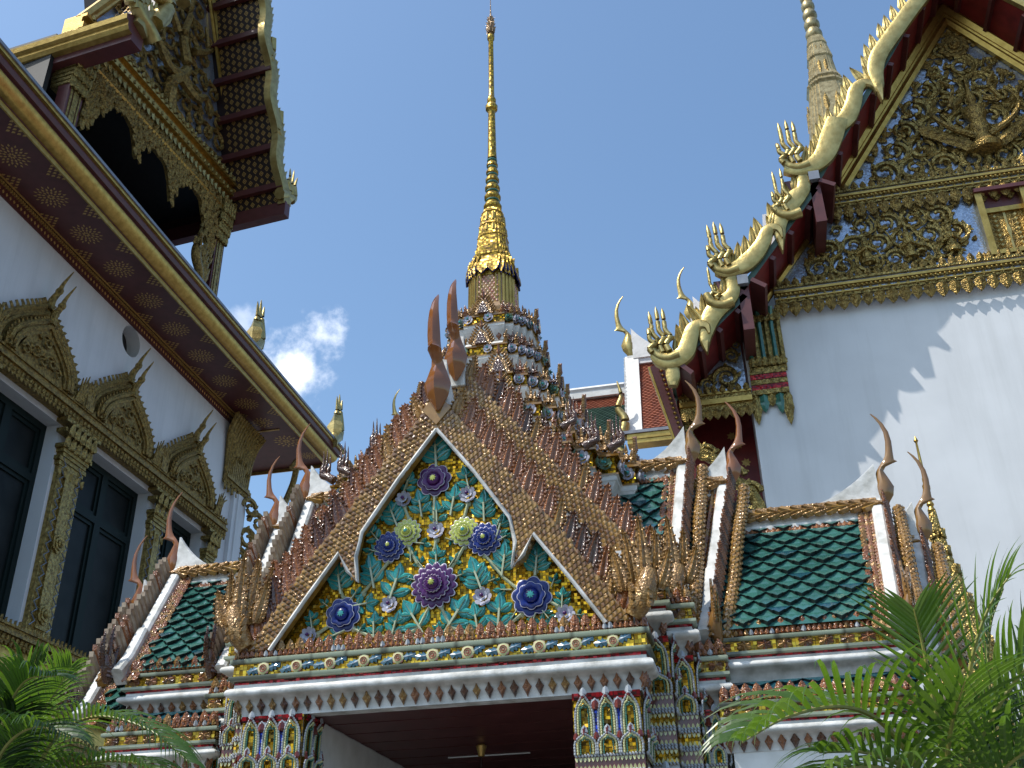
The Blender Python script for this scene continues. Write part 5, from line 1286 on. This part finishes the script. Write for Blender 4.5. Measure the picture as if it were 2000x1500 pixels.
b.put(t_flower(.42, 3, 10, .25), facing((HC, YW-.1, 26.3), FRONT), {0: 0, 1: 0, 2: 0})
for k in range(210):
    z = random.uniform(21.5, 26.9); hw = (27.1-z)/5.6*4.1; x = HC+random.uniform(-hw, hw)
    b.put(HL2, facing((x, YW-.06, z), FRONT, random.uniform(.8, 1.3), (random.uniform(-1, 1), 0, random.uniform(-.6, 1))))
hp('deity_relief', b, 'gilt_dark', pd, smooth=50)
# gilt frames up the slopes
b = MB()
for s in (-1, 1):
    for d, r in ((0, .13), (.22, .07), (.42, .16)):
        b.tube([(HC+s*(4.25+d), YW-.12, 21.35-.1), (HC, YW-.12, 27.4+d*1.45)], r, 6); b.tube([(HC+s*(7.0+d*.9), YW-.10, 17.75), (HC+s*(4.55+d*.9), YW-.10, 20.95)], r*.8, 6)
hp('pediment_frame', b, 'gilt_smooth', pd, smooth=50)
# overhanging roof slopes with red coffered soffit and purlins
YB = 24.25
def hslab(b, P, y0, y1, th, m=0, side=1):
    for (xa, za), (xb, zb) in zip(P, P[1:]):
        n = V3((-(zb-za), 0, xb-xa)).normalized(); n = n if n.z > 0 else -n
        b.prism([(xa, y0, za), (xb, y0, zb), (xb, y1, zb), (xa, y1, za)], n*th, m, side)
TIERS_H = [[(-1.0, 15.35), (1.15, 17.35)], [(1.1, 17.55), (3.45, 20.5)], [(3.3, 20.4), (8.4, 28.3)]]
for s in (-1, 1):
    for k, L in enumerate(TIERS_H):
        P = [(x if s < 0 else 2*HC-x, z) for x, z in L]
        b = MB(); hslab(b, P, YB+.1, YW+11, .16, 0, 1); sl_ = hp('roof_slope', b, ['red_wall', 'moss_tile'])
        n = 4 if k < 2 else 8; d = (V3((P[1][0], 0, P[1][1]))-V3((P[0][0], 0, P[0][1]))).normalized()
        for i in range(n):
            t = (i+.35)/n; p = V3((lerp(P[0][0], P[1][0], t), 0, lerp(P[0][1], P[1][1], t))); nn = V3((-d.z, 0, d.x)); nn = nn if nn.z < 0 else -nn
            big = i == 0; b = MB()
            b.box(-.06, .06, YB-(.02 if big else -.14), YW-.02, 0, .15 if not big else .45, T=frame(p, d, (0, 1, 0), nn) if d.cross(V3((0, 1, 0))).dot(nn) > 0 else frame(p, -d, (0, 1, 0), nn))
            hp('purlin', b, 'maroon', sl_)
        if s > 0: continue
    # bargeboards: overlapping S-curved planks ending in curls, leaf teeth on their backs
def bw(L, k, ox): return [(V3((lambda q: (q.x, YB, q.z))(at(ox[0]+x/k, ox[1]+y/k, Y=YB))), w_/k*.0155) for x, y, w_ in L]
K1, O1, K2, O2 = 2.4155, (1172, 0), 2.2222, (1100, 500)
PLANKS = [
 bw([(1640, -160, 75), (1500, 0, 75), (1390, 150, 75), (1318, 255, 76), (1300, 330, 70), (1315, 400, 46), (1333, 478, 5)], K1, O1),
 bw([(1306, 432, 8), (1292, 400, 34), (1250, 386, 50), (1210, 415, 64), (1196, 480, 70), (1165, 550, 80), (1105, 600, 78)], K1, O1),
 bw([(1120, 560, 90), (1090, 650, 98), (1058, 730, 88), (1000, 782, 76), (930, 800, 66), (870, 795, 50)], K1, O1),
 bw([(955, 800, 50), (960, 880, 56), (930, 920, 78), (885, 975, 84), (856, 1015, 76), (845, 1060, 60), (850, 1110, 44), (862, 1182, 5)], K1, O1),
 bw([(860, 1125, 8), (845, 1086, 30), (815, 1075, 45), (787, 1095, 55), (770, 1140, 62), (738, 1190, 72), (690, 1238, 78), (645, 1265, 72), (590, 1280, 62), (550, 1272, 46)], K1, O1),
 bw([(618, 1285, 50), (628, 1370, 54), (590, 1420, 76), (545, 1460, 82), (520, 1500, 76), (500, 1560, 60), (495, 1610, 40), (505, 1660, 5)], K1, O1),
 bw([(635, 338, 8), (622, 306, 30), (590, 300, 45), (562, 320, 55), (547, 370, 62), (528, 420, 68), (480, 452, 68), (430, 450, 62), (400, 420, 50)], K2, O2),
 bw([(470, 455, 50), (476, 520, 52), (474, 560, 30)], K2, O2)]
LT = t_crocket(.30, .68, .10, .12, False)
def plank(pts, dy, mir=False, leaves=True, both=False):
    b = MB(); P = spline([p for p, _ in pts], 6); W_ = []
    for i in range(len(pts)-1):
        for k in range(6): W_.append(lerp(pts[i][1], pts[i+1][1], k/6))
    W_.append(pts[-1][1]); rings = []; acc = .2
    for i, p in enumerate(P):
        d = (P[min(i+1, len(P)-1)]-P[max(0, i-1)]).normalized(); nn = V3((-d.z, 0, d.x)); nn = -nn if False else nn
        h = W_[i]/2; o = V3((0, dy, 0))
        rings.append([p+o+nn*h+V3((0, .12, 0)), p+o+nn*h-V3((0, .03, 0)), p+o+nn*h*.62-V3((0, .075, 0)), p+o-nn*h*.62-V3((0, .075, 0)), p+o-nn*h-V3((0, .03, 0)), p+o-nn*h+V3((0, .12, 0))])
        if i: acc += (p-P[i-1]).length
        ot = nn if nn.dot(V3((-.8, 0, .6))) > 0 else -nn
        if leaves and acc > .34 and W_[i] > .25 and i > 3 and ot.dot(V3((-.75, 0, .65))) > .55:
            acc = 0; b.put(LT, facing(p+ot*h*.70+V3((0, dy+.05, 0)), FRONT, 1, (ot*.22-d*(.45 if d.z < 0 else -.45)+V3((0, 0, 1))).normalized()))
    b.loft(rings, 0)
    if mir: b.v = [V3((2*HC-p.x, p.y, p.z)) for p in b.v]
    return b
for i, pl_ in enumerate(PLANKS):
    hp('bargeboard', plank(pl_, .05*(i % 2), leaves=i not in (7,)), 'gold_pale', smooth=40)
hp('bargeboard', plank([(V3((p.x if p.z < 27.2 else HC, YB, p.z)), w_) for p, w_ in [(V3((HC, YB, 28.2)), .42)]+PLANKS[0][1:]], 0, True), 'gold_pale', smooth=40)
hp('bargeboard', plank([(V3((HC, YB, 28.2)), .42), (V3((7.7, YB, 27.3)), .42), PLANKS[0][1]], 0.06), 'gold_pale', smooth=40)
for i in (1, 2): hp('bargeboard', plank(PLANKS[i], .05, True), 'gold_pale', smooth=40)
def crest(tips, base, k, ox, r=.075):
    b = MB(); B0 = at(ox[0]+base[0]/k, ox[1]+base[1]/k, Y=YB)
    b.tube(spline([B0+V3((.45, 0, -.1)), B0+V3((.15, 0, -.16)), B0+V3((-.12, 0, -.02)), B0+V3((-.22, 0, .25))], 5), lambda t: .15*(1-.3*t), 8)
    for j, (x, y, bx) in enumerate(tips):
        T_ = at(ox[0]+x/k, ox[1]+y/k, Y=YB); h = T_.z-B0.z; q = B0+V3((bx, -.03*j, .02))
        b.tube(spline([q, q+V3((-.06, 0, h*.16)), V3((lerp(q.x, T_.x, .35)+.10, q.y, q.z+h*.30)), V3((lerp(q.x, T_.x, .55), q.y, q.z+h*.46)), V3((lerp(q.x, T_.x, .75), q.y, q.z+h*.7)), T_], 5), lambda t: r*(1.1-.35*t if t < .9 else 7.8*(1-t)+.05)*(1.35 if .34 < t < .42 else 1), 8)
    hp('naga_crest', b, 'gold_pale', smooth=50)
crest([(838, 578, -.1), (872, 565, .05), (904, 570, .22), (830, 675, -.22)], (905, 775), K1, O1)
crest([(503, 1060, -.1), (533, 1045, .05), (565, 1050, .22), (503, 1155, -.22)], (570, 1265), K1, O1)
crest([(810, 808, -.05), (846, 792, .12), (808, 902, -.18)], (865, 1000), K1, O1, .06)
crest([(505, 1258, -.05), (520, 1342, .08)], (545, 1420), K1, O1, .05)
crest([(370, 240, -.1), (400, 220, .05), (428, 225, .22), (368, 310, -.22)], (425, 425), K2, O2)
for x, y in ((1008, 828), (672, 1318)):
    p = at(O1[0]+x/K1, O1[1]+y/K1, Y=YB); b = MB(); b.box(p.x-.14, p.x+.14, YB-.06, YW-.02, p.z-.16, p.z+.12, 0); b.box(p.x-.15, p.x+.13, YB+.1, YW-.02, p.z-1.5, p.z-.16, 1); hp('eave_beam_end', b, ['lead', 'maroon'])
for x, y in ((895, 870), (565, 1345)):
    p = at(O1[0]+x/K1, O1[1]+y/K1, Y=YB); b = MB(); b.box(p.x-.16, p.x+.16, YB+.1, YB+.7, p.z-.35, p.z+.2); hp('eave_beam_end', b, 'maroon')
# corner column with lotus capital
b = MB(); x0, x1 = 1.0, 1.98
b.box(x0, x1, YW-.16, YW+.1, 15.9, 17.8, 0)
for i in range(6):
    x = x0+(i+.5)*(x1-x0)/6; b.tube(spline([(x, YW-.18, 16.05), (x, YW-.20, 16.9), (x, YW-.24, 17.4), (lerp(1.5, x, 1.12), YW-.34, 17.78)], 4), .065, 5, 0 if i % 2 else 1)
    b.put(HL, facing((x, YW-.28, 17.35), FRONT, .7), {0: 0}); b.put(HL, facing((x, YW-.2, 16.0), FRONT, .7), {0: 0})
for zz, m in ((15.92, 0), (15.76, 2), (15.60, 0), (15.44, 2), (15.30, 0)): b.box(x0-.03, x1-.05, YW-.2, YW+.1, zz-.14, zz, m)
for i, (x, h) in enumerate(((1.08, .75), (1.3, .42), (1.5, .25), (1.72, .5), (1.9, .85))): b.put(t_leaf(.26, h+.15, .1, 3), facing((x-.05, YW-.1, 15.22), FRONT, 1, (0, 0, -1)), {0: 0 if i % 2 == 0 else 1})
hp('corner_column', b, ['gilt', 'jade', 'red_glass'])
# side veranda: small panel, red wall, gilt arch
b = MB(); b.box(-.98, .95, YW-.12, YW+.1, 14.85, 15.35, 0); b.box(-.98, .95, YW-.2, YW-.12, 15.05, 15.2, 1); b.box(-1.0, .95, YW-.16, YW+.1, 15.35, 15.42, 1)
for i in range(9): b.put(HL, facing((-.85+i*.21, YW-.16, 14.88), FRONT, .75, (0, 0, -1)), {0: 2}); b.put(HL2, facing((-.85+i*.21, YW-.16, 15.38), FRONT, .9), {0: 2})
hp('veranda_beam', b, ['gilt', 'gilt_smooth', 'gilt_dark'])
P3 = [(-.75, 15.45), (.85, 15.45), (.85, 17.1)]
b = MB(); b.prism([(x, YW, z) for x, z in P3], (0, .06, 0)); vp = hp('veranda_panel', b, 'mirror')
b = MB()
for x, z, R_ in ((.35, 15.85, .36), (.55, 16.5, .24), (-.15, 15.72, .22), (.7, 16.85, .13)): b.put(spiral_tpl(R_, 1.4, .2, True, 1, 20), facing((x, YW-.04, z), FRONT))
hp('carved_relief', b, 'gilt', vp)
b = MB(); b.box(-1.0, .92, YW+1.6, YW+1.7, 8, 15.6, 0); b.box(-1.05, -.98, YW, YW+1.7, 14.6, 15.6, 0); hp('veranda_wall', b, 'red_wall')
b = MB(); rn = random.Random(2)
for x, z in ((-.6, 14.6), (-.05, 14.4), (.45, 14.6), (-.3, 14.0), (.25, 13.9), (.6, 14.05), (-.02, 13.4), (.55, 13.3), (.3, 14.9), (-.45, 13.3)):
    for i in range(7): b.put(t_leaf(.07, .14, .004, 1), facing((x, YW+1.595, z), FRONT, 1, (cos(i*.9), 0, sin(i*.9))))
hp('wall_stencil', b, 'stencil')
b = MB(); b.box(.60, .88, YW-.04, YW+.2, 8, 12.2, 0); b.tube(spline([(-1.0, YW+.1, 14.8), (-.7, YW+.1, 14.0), (-.2, YW+.1, 13.5), (.2, YW+.1, 12.9), (.55, YW+.1, 12.6), (.78, YW+.1, 12.0)], 5), .17, 6, 0)
for z, R_, x in ((12.5, .3, .55), (11.9, .24, .42), (13.0, .3, .2), (11.3, .2, .5), (13.7, .28, -.45), (14.5, .2, -.8)): b.put(spiral_tpl(R_, 1.2, .26, True, -1, 18), facing((x, YW+.05, z), FRONT), {0: 0})
for i in range(12): b.put(HL, facing((.56, YW, 9.4+i*.22), FRONT, .7, (-.8, 0, .8)), {0: 0})
hp('veranda_arch', b, 'gilt')
b = MB(); b.box(-1.0, .9, YW+1.5, YW+1.58, 8, 12.9); hp('veranda_shade_sheet', b, 'maroon_dark')  # dark sheet before the red wall, its colour stands for the veranda's shade
# lower roof edge with gilt studs dropping beside the veranda
q0, q1 = at(1283, 712, Y=25.6), at(1335, 870, Y=25.9)
b = MB(); d = (q1-q0); nrm = V3((d.z, 0, -d.x)).normalized(); b.prism([q0-nrm*.19, q0+nrm*.19, q1+nrm*.14, q1-nrm*.14], (0, .3, 0), 0)
for i in range(17): b.put(t_diamond(.12, .10, .05), facing(q0.lerp(q1, (i+.5)/17)+V3((0, -.01, 0))-nrm*.05, FRONT), {0: 1})
b.prism([q0+nrm*.20, q0+nrm*.26, q1+nrm*.2, q1+nrm*.15], (0, .35, 0), 1)
hp('studded_board', b, ['maroon', 'gilt_smooth'])
# gilded spire rising behind the gable
RX, RY = at(1625, 230, Y=40).x, 40
def P4(y, x=1625): return at(x, y, Y=40).z
b = MB(); SXs, SYs = SX, SY; SX, SY = RX, RY
k = .0192*1.05
def rs(prof, m=0): stack(b, [(r, z) for r, z in prof], m)
zz = [P4(y) for y in (330, 250, 180, 175, 150, 120, 90, 72)]
rs([(1.9, zz[0]-2), (1.35, zz[0]), (1.12, zz[1]), (.82, zz[2]), (.9, zz[3]), (.72, zz[4]-.5), (.78, zz[4]-.4), (.62, zz[4]), (.55, zz[5]), (.6, zz[5]+.1), (.45, zz[6]), (.48, zz[6]+.08), (.36, zz[7])], 0)
for c, n, L, a, e in rface(.8):
    if L > .2:
        for z_, h_, kk in ((zz[1]+.1, 1.2, 1.3), (zz[2]+.1, .8, .85), (zz[4]-.1, .8, .72), (zz[5]+.1, .7, .6), (zz[0]-.4, 1.4, 1.6)):
            for x in (-.2, .2): b.put(t_leaf(.28, h_, .1, 2), facing((RX+(c.x-RX)*kk, RY+(c.y-RY)*kk, z_), n, 1, (-n.x*.2, -n.y*.2, 1)) @ Matrix.Translation((x*kk, 0, 0)), {0: 1})
SX, SY = SXs, SYs
hp('rear_spire', b, ['silver_gold', 'gilt_dark'])
b = MB(); z = zz[7]; r = .42
for i in range(9):
    h_ = .72-.03*i; b.lathe([(r*.7, z), (r*.95, z+h_*.2), (r, z+h_*.45), (r*.85, z+h_*.75), (r*.62, z+h_)], 12, (RX, RY, 0)); z += h_*.98; r *= .93
b.lathe([(r*.6, z), (.1, z+5), (.02, z+8)], 8, (RX, RY, 0))
hp('rear_spire_rings', b, 'silver_gold', smooth=40)

# ================================================================ tiled hall behind the gate
rear = thing('tiled_hall', 'white-ridged hall roof of red and green tiles behind the gate spire, slender gold horn finial', 'hall', (-3, 34, 0))
def rp(name, b, mats, smooth=None): return part(name, b, mats, rear, smooth)
def fine_roof(b, TL, TR, BR, BL, border, tw=.17, ex=.085):
    """small-scale tiles, red border (fractions l,r,t,b) round a green field"""
    TL, TR, BR, BL = map(V3, (TL, TR, BR, BL)); nrm = (BL-TL).cross(TR-TL).normalized(); nrm = nrm if nrm.z > 0 else -nrm
    rows = int((BL-TL).length/ex); cols = int((TR-TL).length/tw)
    P = lambda u, v: TL.lerp(TR, u).lerp(BL.lerp(BR, u), v)
    for r in range(rows):
        for c in range(cols):
            u0 = (c+.5*(r % 2))/cols; u1 = min(1, u0+1/cols); v0 = r/rows; v1 = min(1, v0+1.5/rows)
            if u0 >= 1: continue
            um, vm = (u0+u1)/2, v0; m = 0 if (um < border[0] or um > 1-border[1] or vm < border[2] or vm > 1-border[3]) else 1
            a, c2, e, g_ = P(u0, v0), P(u1, v0), P(u1, lerp(v0, v1, .62))+nrm*.03, P(u0, lerp(v0, v1, .62))+nrm*.03; t_ = P((u0+u1)/2, v1)+nrm*.045
            b.add([a, c2, e, t_, g_], [(0, 1, 2, 3, 4)], m); b.add([g_, t_, t_-nrm*.035, g_-nrm*.035], [(0, 1, 2, 3)], m); b.add([t_, e, e-nrm*.035, t_-nrm*.035], [(0, 1, 2, 3)], m)
YR_ = 33.5
A = at(1100, 782, Y=YR_); B = at(1216, 772, Y=YR_)
b = MB(); fine_roof(b, (A.x-3, YR_, A.z-.05), (B.x+.1, YR_, B.z), (B.x+.1, YR_-2.6, B.z-4.2), (A.x-3, YR_-2.6, A.z-4.2), (0, 0, .14, .1)); rp('tiled_roof', b, ['red_tile', 'moss_tile'])
b = MB(); b.box(A.x-3, B.x+.1, YR_-.2, YR_+.3, A.z-.1, B.z+.28); b.tube([(A.x-3, YR_-.15, B.z+.33), (B.x+.1, YR_-.15, B.z+.33)], .1, 6); rp('ridge', b, 'white', smooth=40)
# nearer gabled bay: white verge, tiles, white ridge sweeping up to the horn
C1 = at(1226, 702, Y=32.0); D1 = at(1232, 850, Y=30.4)
b = MB(); fine_roof(b, (C1.x+.12, 32, C1.z-.25), (C1.x+3.2, 32, C1.z-.25), (D1.x+3.2, 30.4, D1.z), (D1.x+.12, 30.4, D1.z), (.42, 0, .05, .08)); rp('tiled_roof', b, ['red_tile', 'moss_tile'])
b = MB()
b.loft([[(x-.08, y-.06, z), (x+.38, y-.06, z), (x+.38, y+.16, z+.1), (x-.08, y+.16, z+.1)] for x, y, z in ((C1.x, 31.95, C1.z+.05), (C1.x+.02, 31.2, lerp(C1.z, D1.z, .5)), (D1.x, 30.32, D1.z-.1))])
b.box(C1.x, C1.x+3.2, 31.85, 32.2, C1.z-.30, C1.z+.05); b.box(D1.x-.05, D1.x+3, 30.9, 31.3, D1.z-3.4, D1.z-.95); b.box(D1.x-.05, D1.x+.3, 30.5, 31, D1.z-3, D1.z-.8)
rp('white_verge', b, 'white')
b = MB(); b.box(D1.x-.1, D1.x+3.2, 30.15, 30.6, D1.z-.42, D1.z-.08, 0); b.box(D1.x-.2, D1.x+3.2, 30.1, 30.6, D1.z-.08, D1.z+.02, 1); b.box(D1.x-.1, D1.x+3.2, 30.12, 30.6, D1.z-.28, D1.z-.2, 0); rp('eave_moulding', b, ['gilt_smooth', 'lead'])
E1 = at(1240, 885, Y=30.2)
b = MB(); fine_roof(b, (D1.x+.1, 30.9, D1.z-1.05), (D1.x+3.2, 30.9, D1.z-1.05), (D1.x+3.2, 29.9, D1.z-2.6), (D1.x+.1, 29.9, D1.z-2.6), (.42, 0, .0, .1)); rp('tiled_roof', b, ['red_tile', 'moss_tile'])
b = MB()
for i in range(22):
    t = i/21; b.put(t_leaf(.10, .2, .05, 1), facing((C1.x-.1, lerp(31.9, 30.35, t), lerp(C1.z, D1.z, t)), (-.6, -.8, 0), 1, (0, -.4, -1)))
rp('verge_teeth', b, 'white_worn')
h = horn_mb(0, 1, 1.75, slim=.55, tall=1.0, long=1.0); part('chofa', h, ['gold_pale', 'white'], rear, smooth=45, W=frame((C1.x+.10, 31.9, C1.z+.08), (-1, 0, 0), (0, -1, 0), (0, 0, 1)))
b = MB(); q = at(1216, 850, Y=30.3)
b.tube(spline([(q.x-.02, 30.3, D1.z-.1), (q.x+.12, 30.3, D1.z+.5), (q.x-.08, 30.3, D1.z+.95), (q.x+.05, 30.3, D1.z+1.4), (q.x-.05, 30.3, D1.z+1.95)], 5), lambda t: .16*(1-t)**.7+.015, 7)
for i in range(3): b.tube(spline([(q.x-.05, 30.3, D1.z-.6-.2*i), (q.x-.3, 30.3, D1.z-.3-.2*i), (q.x-.2, 30.3, D1.z+.1-.2*i)], 4), lambda t: .1*(1-t)+.01, 6)
rp('naga_finial', b, 'gold_pale', smooth=60)
# second white ridge and gold horn, seen between the hall's bargeboard crests
H1 = at(1352, 622, Y=29.5)
b = horn_mb(0, 1, 1.5, slim=.55); part('chofa', b, ['gold_pale', 'white'], rear, smooth=45, W=frame((H1.x, 29.5, H1.z-.1), (-1, 0, 0), (0, -1, 0), (0, 0, 1)))
b = MB(); b.box(H1.x, H1.x+3, 29.35, 29.7, H1.z-.4, H1.z-.05); b.box(H1.x-.05, H1.x+.3, 29.3, 29.8, 12, H1.z-.1); rp('ridge', b, 'white')
G1 = at(776, 822, Y=30)
b = horn_mb(0, 1, 1.2, slim=.6, white=False); part('chofa', b, ['gold_pale', 'white'], rear, smooth=45, W=frame((G1.x+.1, 30, G1.z-.5), (-1, 0, 0), (0, -1, 0), (0, 0, 1)))
b = MB(); b.box(G1.x+.1, G1.x+6, 29.9, 30.1, 8, G1.z-.45); rp('gable_wall', b, 'white')

# ================================================================ slim gold spire in front of the hall wall
ss = thing('pavilion_spire', 'slim tiered gold spire standing before the white hall wall, right of the gate', 'spire', (3.7, 20, 0))
GX, GY = 3.70, 20.0
def zg(y): return at(1820, y, Y=GY).z
SX, SY = GX, GY
b = MB(); stack(b, [(.50, 0), (.50, zg(1260)), (.40, zg(1240)), (.34, zg(1190)), (.28, zg(1180)), (.24, zg(1130)), (.19, zg(1120)), (.17, zg(1108)), (.18, zg(1100)), (.15, zg(1090)), (.13, zg(1060)), (.10, zg(1050)), (.085, zg(1030)), (.07, zg(1000))], 0)
for zz_, hh in ((1190, .33), (1130, .24), (1090, .15), (1255, .42), (1055, .12)):
    for c, n, L, a, e in rface(hh): b.put(t_leaf(max(.05, L*.6), .18, .04, 2, .03), facing((c.x, c.y, zg(zz_)), n))
part('tiered_base', b, 'gilt', ss)
b = MB(); z = zg(1015); r = .085
for i in range(7): b.lathe([(r*.6, z), (r, z+.06), (r*.6, z+.13)], 10, (GX, GY, 0)); z += .12; r *= .92
b.lathe([(.05, z), (.035, zg(960)), (.07, zg(955)), (.075, zg(948)), (.04, zg(942)), (.028, zg(900)), (.02, zg(862)), (.045, zg(858)), (.004, zg(848))], 10, (GX, GY, 0)); part('mast', b, 'gilt_smooth', ss, smooth=40)
SX, SY = SXs, SYs

# ================================================================ palms
def frond(b, P, L, W, n=46, droop=.5, fold=.55, seed=0, m=(0, 1, 2), start=.18, curl=0., twist=0.):
    rn = random.Random(seed); P = spline(P, 10); N = len(P)-1
    b.tube(P, lambda t: .020*(1-t)+.004, 5, m[2])
    side0 = None
    for i in range(n):
        t = start+(1-start)*(i+.5)/n; k = t*N; j = min(N-1, int(k)); p = P[j].lerp(P[j+1], k-j); d = (P[j+1]-P[j]).normalized()
        s = d.cross(V3((0, 0, 1)))
        if s.length < .1: s = RGT.copy()
        s.normalize(); u = s.cross(d).normalized()
        if twist: s, u = s*cos(twist)+u*sin(twist), u*cos(twist)-s*sin(twist)
        ln = L*(.45+.75*sin(pi*min(1, .18+.72*(t-start)/(1-start))))*rn.uniform(.9, 1.08)*(1-.35*max(0, t-.8)/.2)
        for sg in (-1, 1):
            dr = (s*sg*(1-.25*t)+d*(.55+.5*t)+u*fold*rn.uniform(.7, 1.2)).normalized(); q = p.copy(); v = dr.copy(); pts = []; w0 = W*rn.uniform(.85, 1.12); seg = 6
            face = d.cross(dr).normalized().cross(dr) if False else (d-dr*d.dot(dr)).normalized()
            for a in range(seg+1):
                tt = a/seg; ww = w0*(.5+.9*sin(pi*min(1, tt*.8+.18)))*(1-tt**3) if a < seg else .001
                pts.append((q.copy(), ww)); v = (v+V3((0, 0, -1))*droop*(.10+.34*tt)*rn.uniform(.8, 1.2)).normalized(); q = q+v*(ln/seg)
            rings = []
            for a, (c, ww) in enumerate(pts):
                rings.append([c-face*ww*.5+u*ww*.16, c, c+face*ww*.5+u*ww*.16])
            b.loft(rings, rn.choice([m[0], m[0], m[1]]), closed=False)
def palm(name, label, base, fronds, mats, trunk=True, group='palms growing in front of the gate'):
    r = thing(name, label, 'palm', (base[0], base[1], 0), group)
    if trunk:
        b = MB(); bx, by, bz = base
        for dx, dy, rr in ((0, 0, .07), (.14, .1, .06), (-.12, .16, .055)):
            b.lathe([(rr*(1.25 if i == 0 else 1)*(1.06 if i % 3 == 0 else 1)*(1-.12*i/24), (bz-.25)*i/24) for i in range(25)], 9, (bx+dx, by+dy, 0))
        part('trunk', b, 'trunk', r)
    for i, f in enumerate(fronds):
        b = MB(); frond(b, *f[:1], **f[1]); part('frond', b, mats, r)
    return r
def pp(L, Y): return [at(x, y, Y=(Y if not isinstance(Y, (list, tuple)) else lerp(Y[0], Y[1], i/(len(L)-1)))) for i, (x, y) in enumerate(L)]
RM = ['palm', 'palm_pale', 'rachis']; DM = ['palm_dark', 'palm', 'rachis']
big = []
def F(pts_, Y, **k): big.append((pp(pts_, Y), dict(dict(L=.62, W=.027, seed=len(big)), **k)))
F([(1860, 1620), (1842, 1480), (1820, 1350), (1800, 1250), (1785, 1190)], (7.0, 6.7), L=.44, fold=.05, droop=.15, n=11, start=.5, W=.022)
F([(1850, 1620), (1790, 1500), (1720, 1410), (1640, 1380), (1540, 1400), (1450, 1450)], (7.0, 6.0), L=.60, n=24, fold=.95, droop=.95, start=.2, W=.030)
F([(1850, 1640), (1800, 1540), (1720, 1500), (1620, 1510), (1520, 1560)], (6.9, 5.9), L=.5, n=20, droop=.95, W=.028)
F([(1870, 1620), (1880, 1480), (1890, 1350), (1905, 1260), (1935, 1180), (1975, 1120)], (7.0, 6.8), L=.52, n=13, fold=.2, droop=.35, W=.024)
F([(1870, 1620), (1900, 1480), (1950, 1380), (2010, 1300), (2090, 1250)], (7.0, 6.8), L=.6, n=17, droop=.6)
F([(1860, 1620), (1850, 1500), (1860, 1410), (1885, 1330)], (7.0, 6.4), L=.62, n=11, fold=.2, droop=.4, start=.3, W=.026)
F([(1850, 1640), (1820, 1560), (1770, 1500), (1690, 1470), (1600, 1470)], (7.0, 6.3), L=.5, n=18, droop=.8)
F([(1880, 1640), (1930, 1540), (2000, 1470), (2100, 1430)], (7.0, 6.6), L=.6, n=18, droop=.8)
palm('palm_tree', 'bright green feather palm with drooping fronds in front of the right wing of the gate', (at(1865, 1640, Y=7.0).x, 7.0, at(1865, 1640, Y=7.0).z), big, RM)
big = []
F([(1960, 1700), (1950, 1500), (1930, 1320), (1935, 1220), (1960, 1150)], (9, 9), L=.62, n=24, fold=.2, droop=.35)
F([(1960, 1700), (1990, 1480), (2010, 1330), (2060, 1220)], (9, 9), L=.7, n=26, droop=.5)
F([(1950, 1700), (1900, 1520), (1860, 1440), (1800, 1400)], (9, 8.7), L=.6, n=26, droop=.5)
F([(1970, 1700), (2010, 1550), (2060, 1450)], (9, 9), L=.6, n=26, droop=.5)
palm('palm_tree', 'darker green palm behind the bright feather palm at the right edge', (at(1960, 1700, Y=9).x, 9, at(1960, 1700, Y=9).z), big, DM)
big = []
F([(20, 1700), (60, 1540), (110, 1440), (190, 1400), (290, 1425), (370, 1490)], (8, 7.4), L=.46, n=44, droop=.9, W=.022)
F([(20, 1700), (70, 1580), (150, 1500), (260, 1490), (360, 1540)], (8, 7.3), L=.45, n=42, droop=.9, W=.022)
F([(10, 1700), (30, 1540), (60, 1430), (110, 1350), (140, 1300)], (8, 8), L=.42, n=34, fold=.3, droop=.5, W=.022)
F([(20, 1700), (50, 1580), (90, 1520), (160, 1520), (230, 1570)], (8, 7.0), L=.46, n=36, droop=.9, W=.022)
palm('palm_tree', 'feather palm with thin arching leaflets in front of the left wing of the gate', (at(20, 1700, Y=8).x, 8, at(20, 1700, Y=8).z), big, ['palm', 'palm', 'rachis'])
big = []
F([(-60, 1700), (-20, 1520), (10, 1400), (50, 1330), (110, 1320)], (7.4, 7.0), L=.46, n=42, droop=.9, W=.022)
F([(-60, 1700), (-30, 1560), (10, 1460), (70, 1420), (140, 1440)], (7.4, 6.8), L=.45, n=42, droop=.9, W=.022)
F([(-60, 1700), (-40, 1540), (-10, 1440), (30, 1390)], (7.4, 7.2), L=.5, n=40, droop=.7, W=.022)
F([(-60, 1700), (-30, 1610), (20, 1540), (90, 1530)], (7.4, 6.6), L=.45, n=40, droop=.9, W=.022)
F([(-50, 1700), (-10, 1500), (30, 1350), (90, 1290)], (8.2, 8.4), L=.5, n=40, droop=.8, W=.022)
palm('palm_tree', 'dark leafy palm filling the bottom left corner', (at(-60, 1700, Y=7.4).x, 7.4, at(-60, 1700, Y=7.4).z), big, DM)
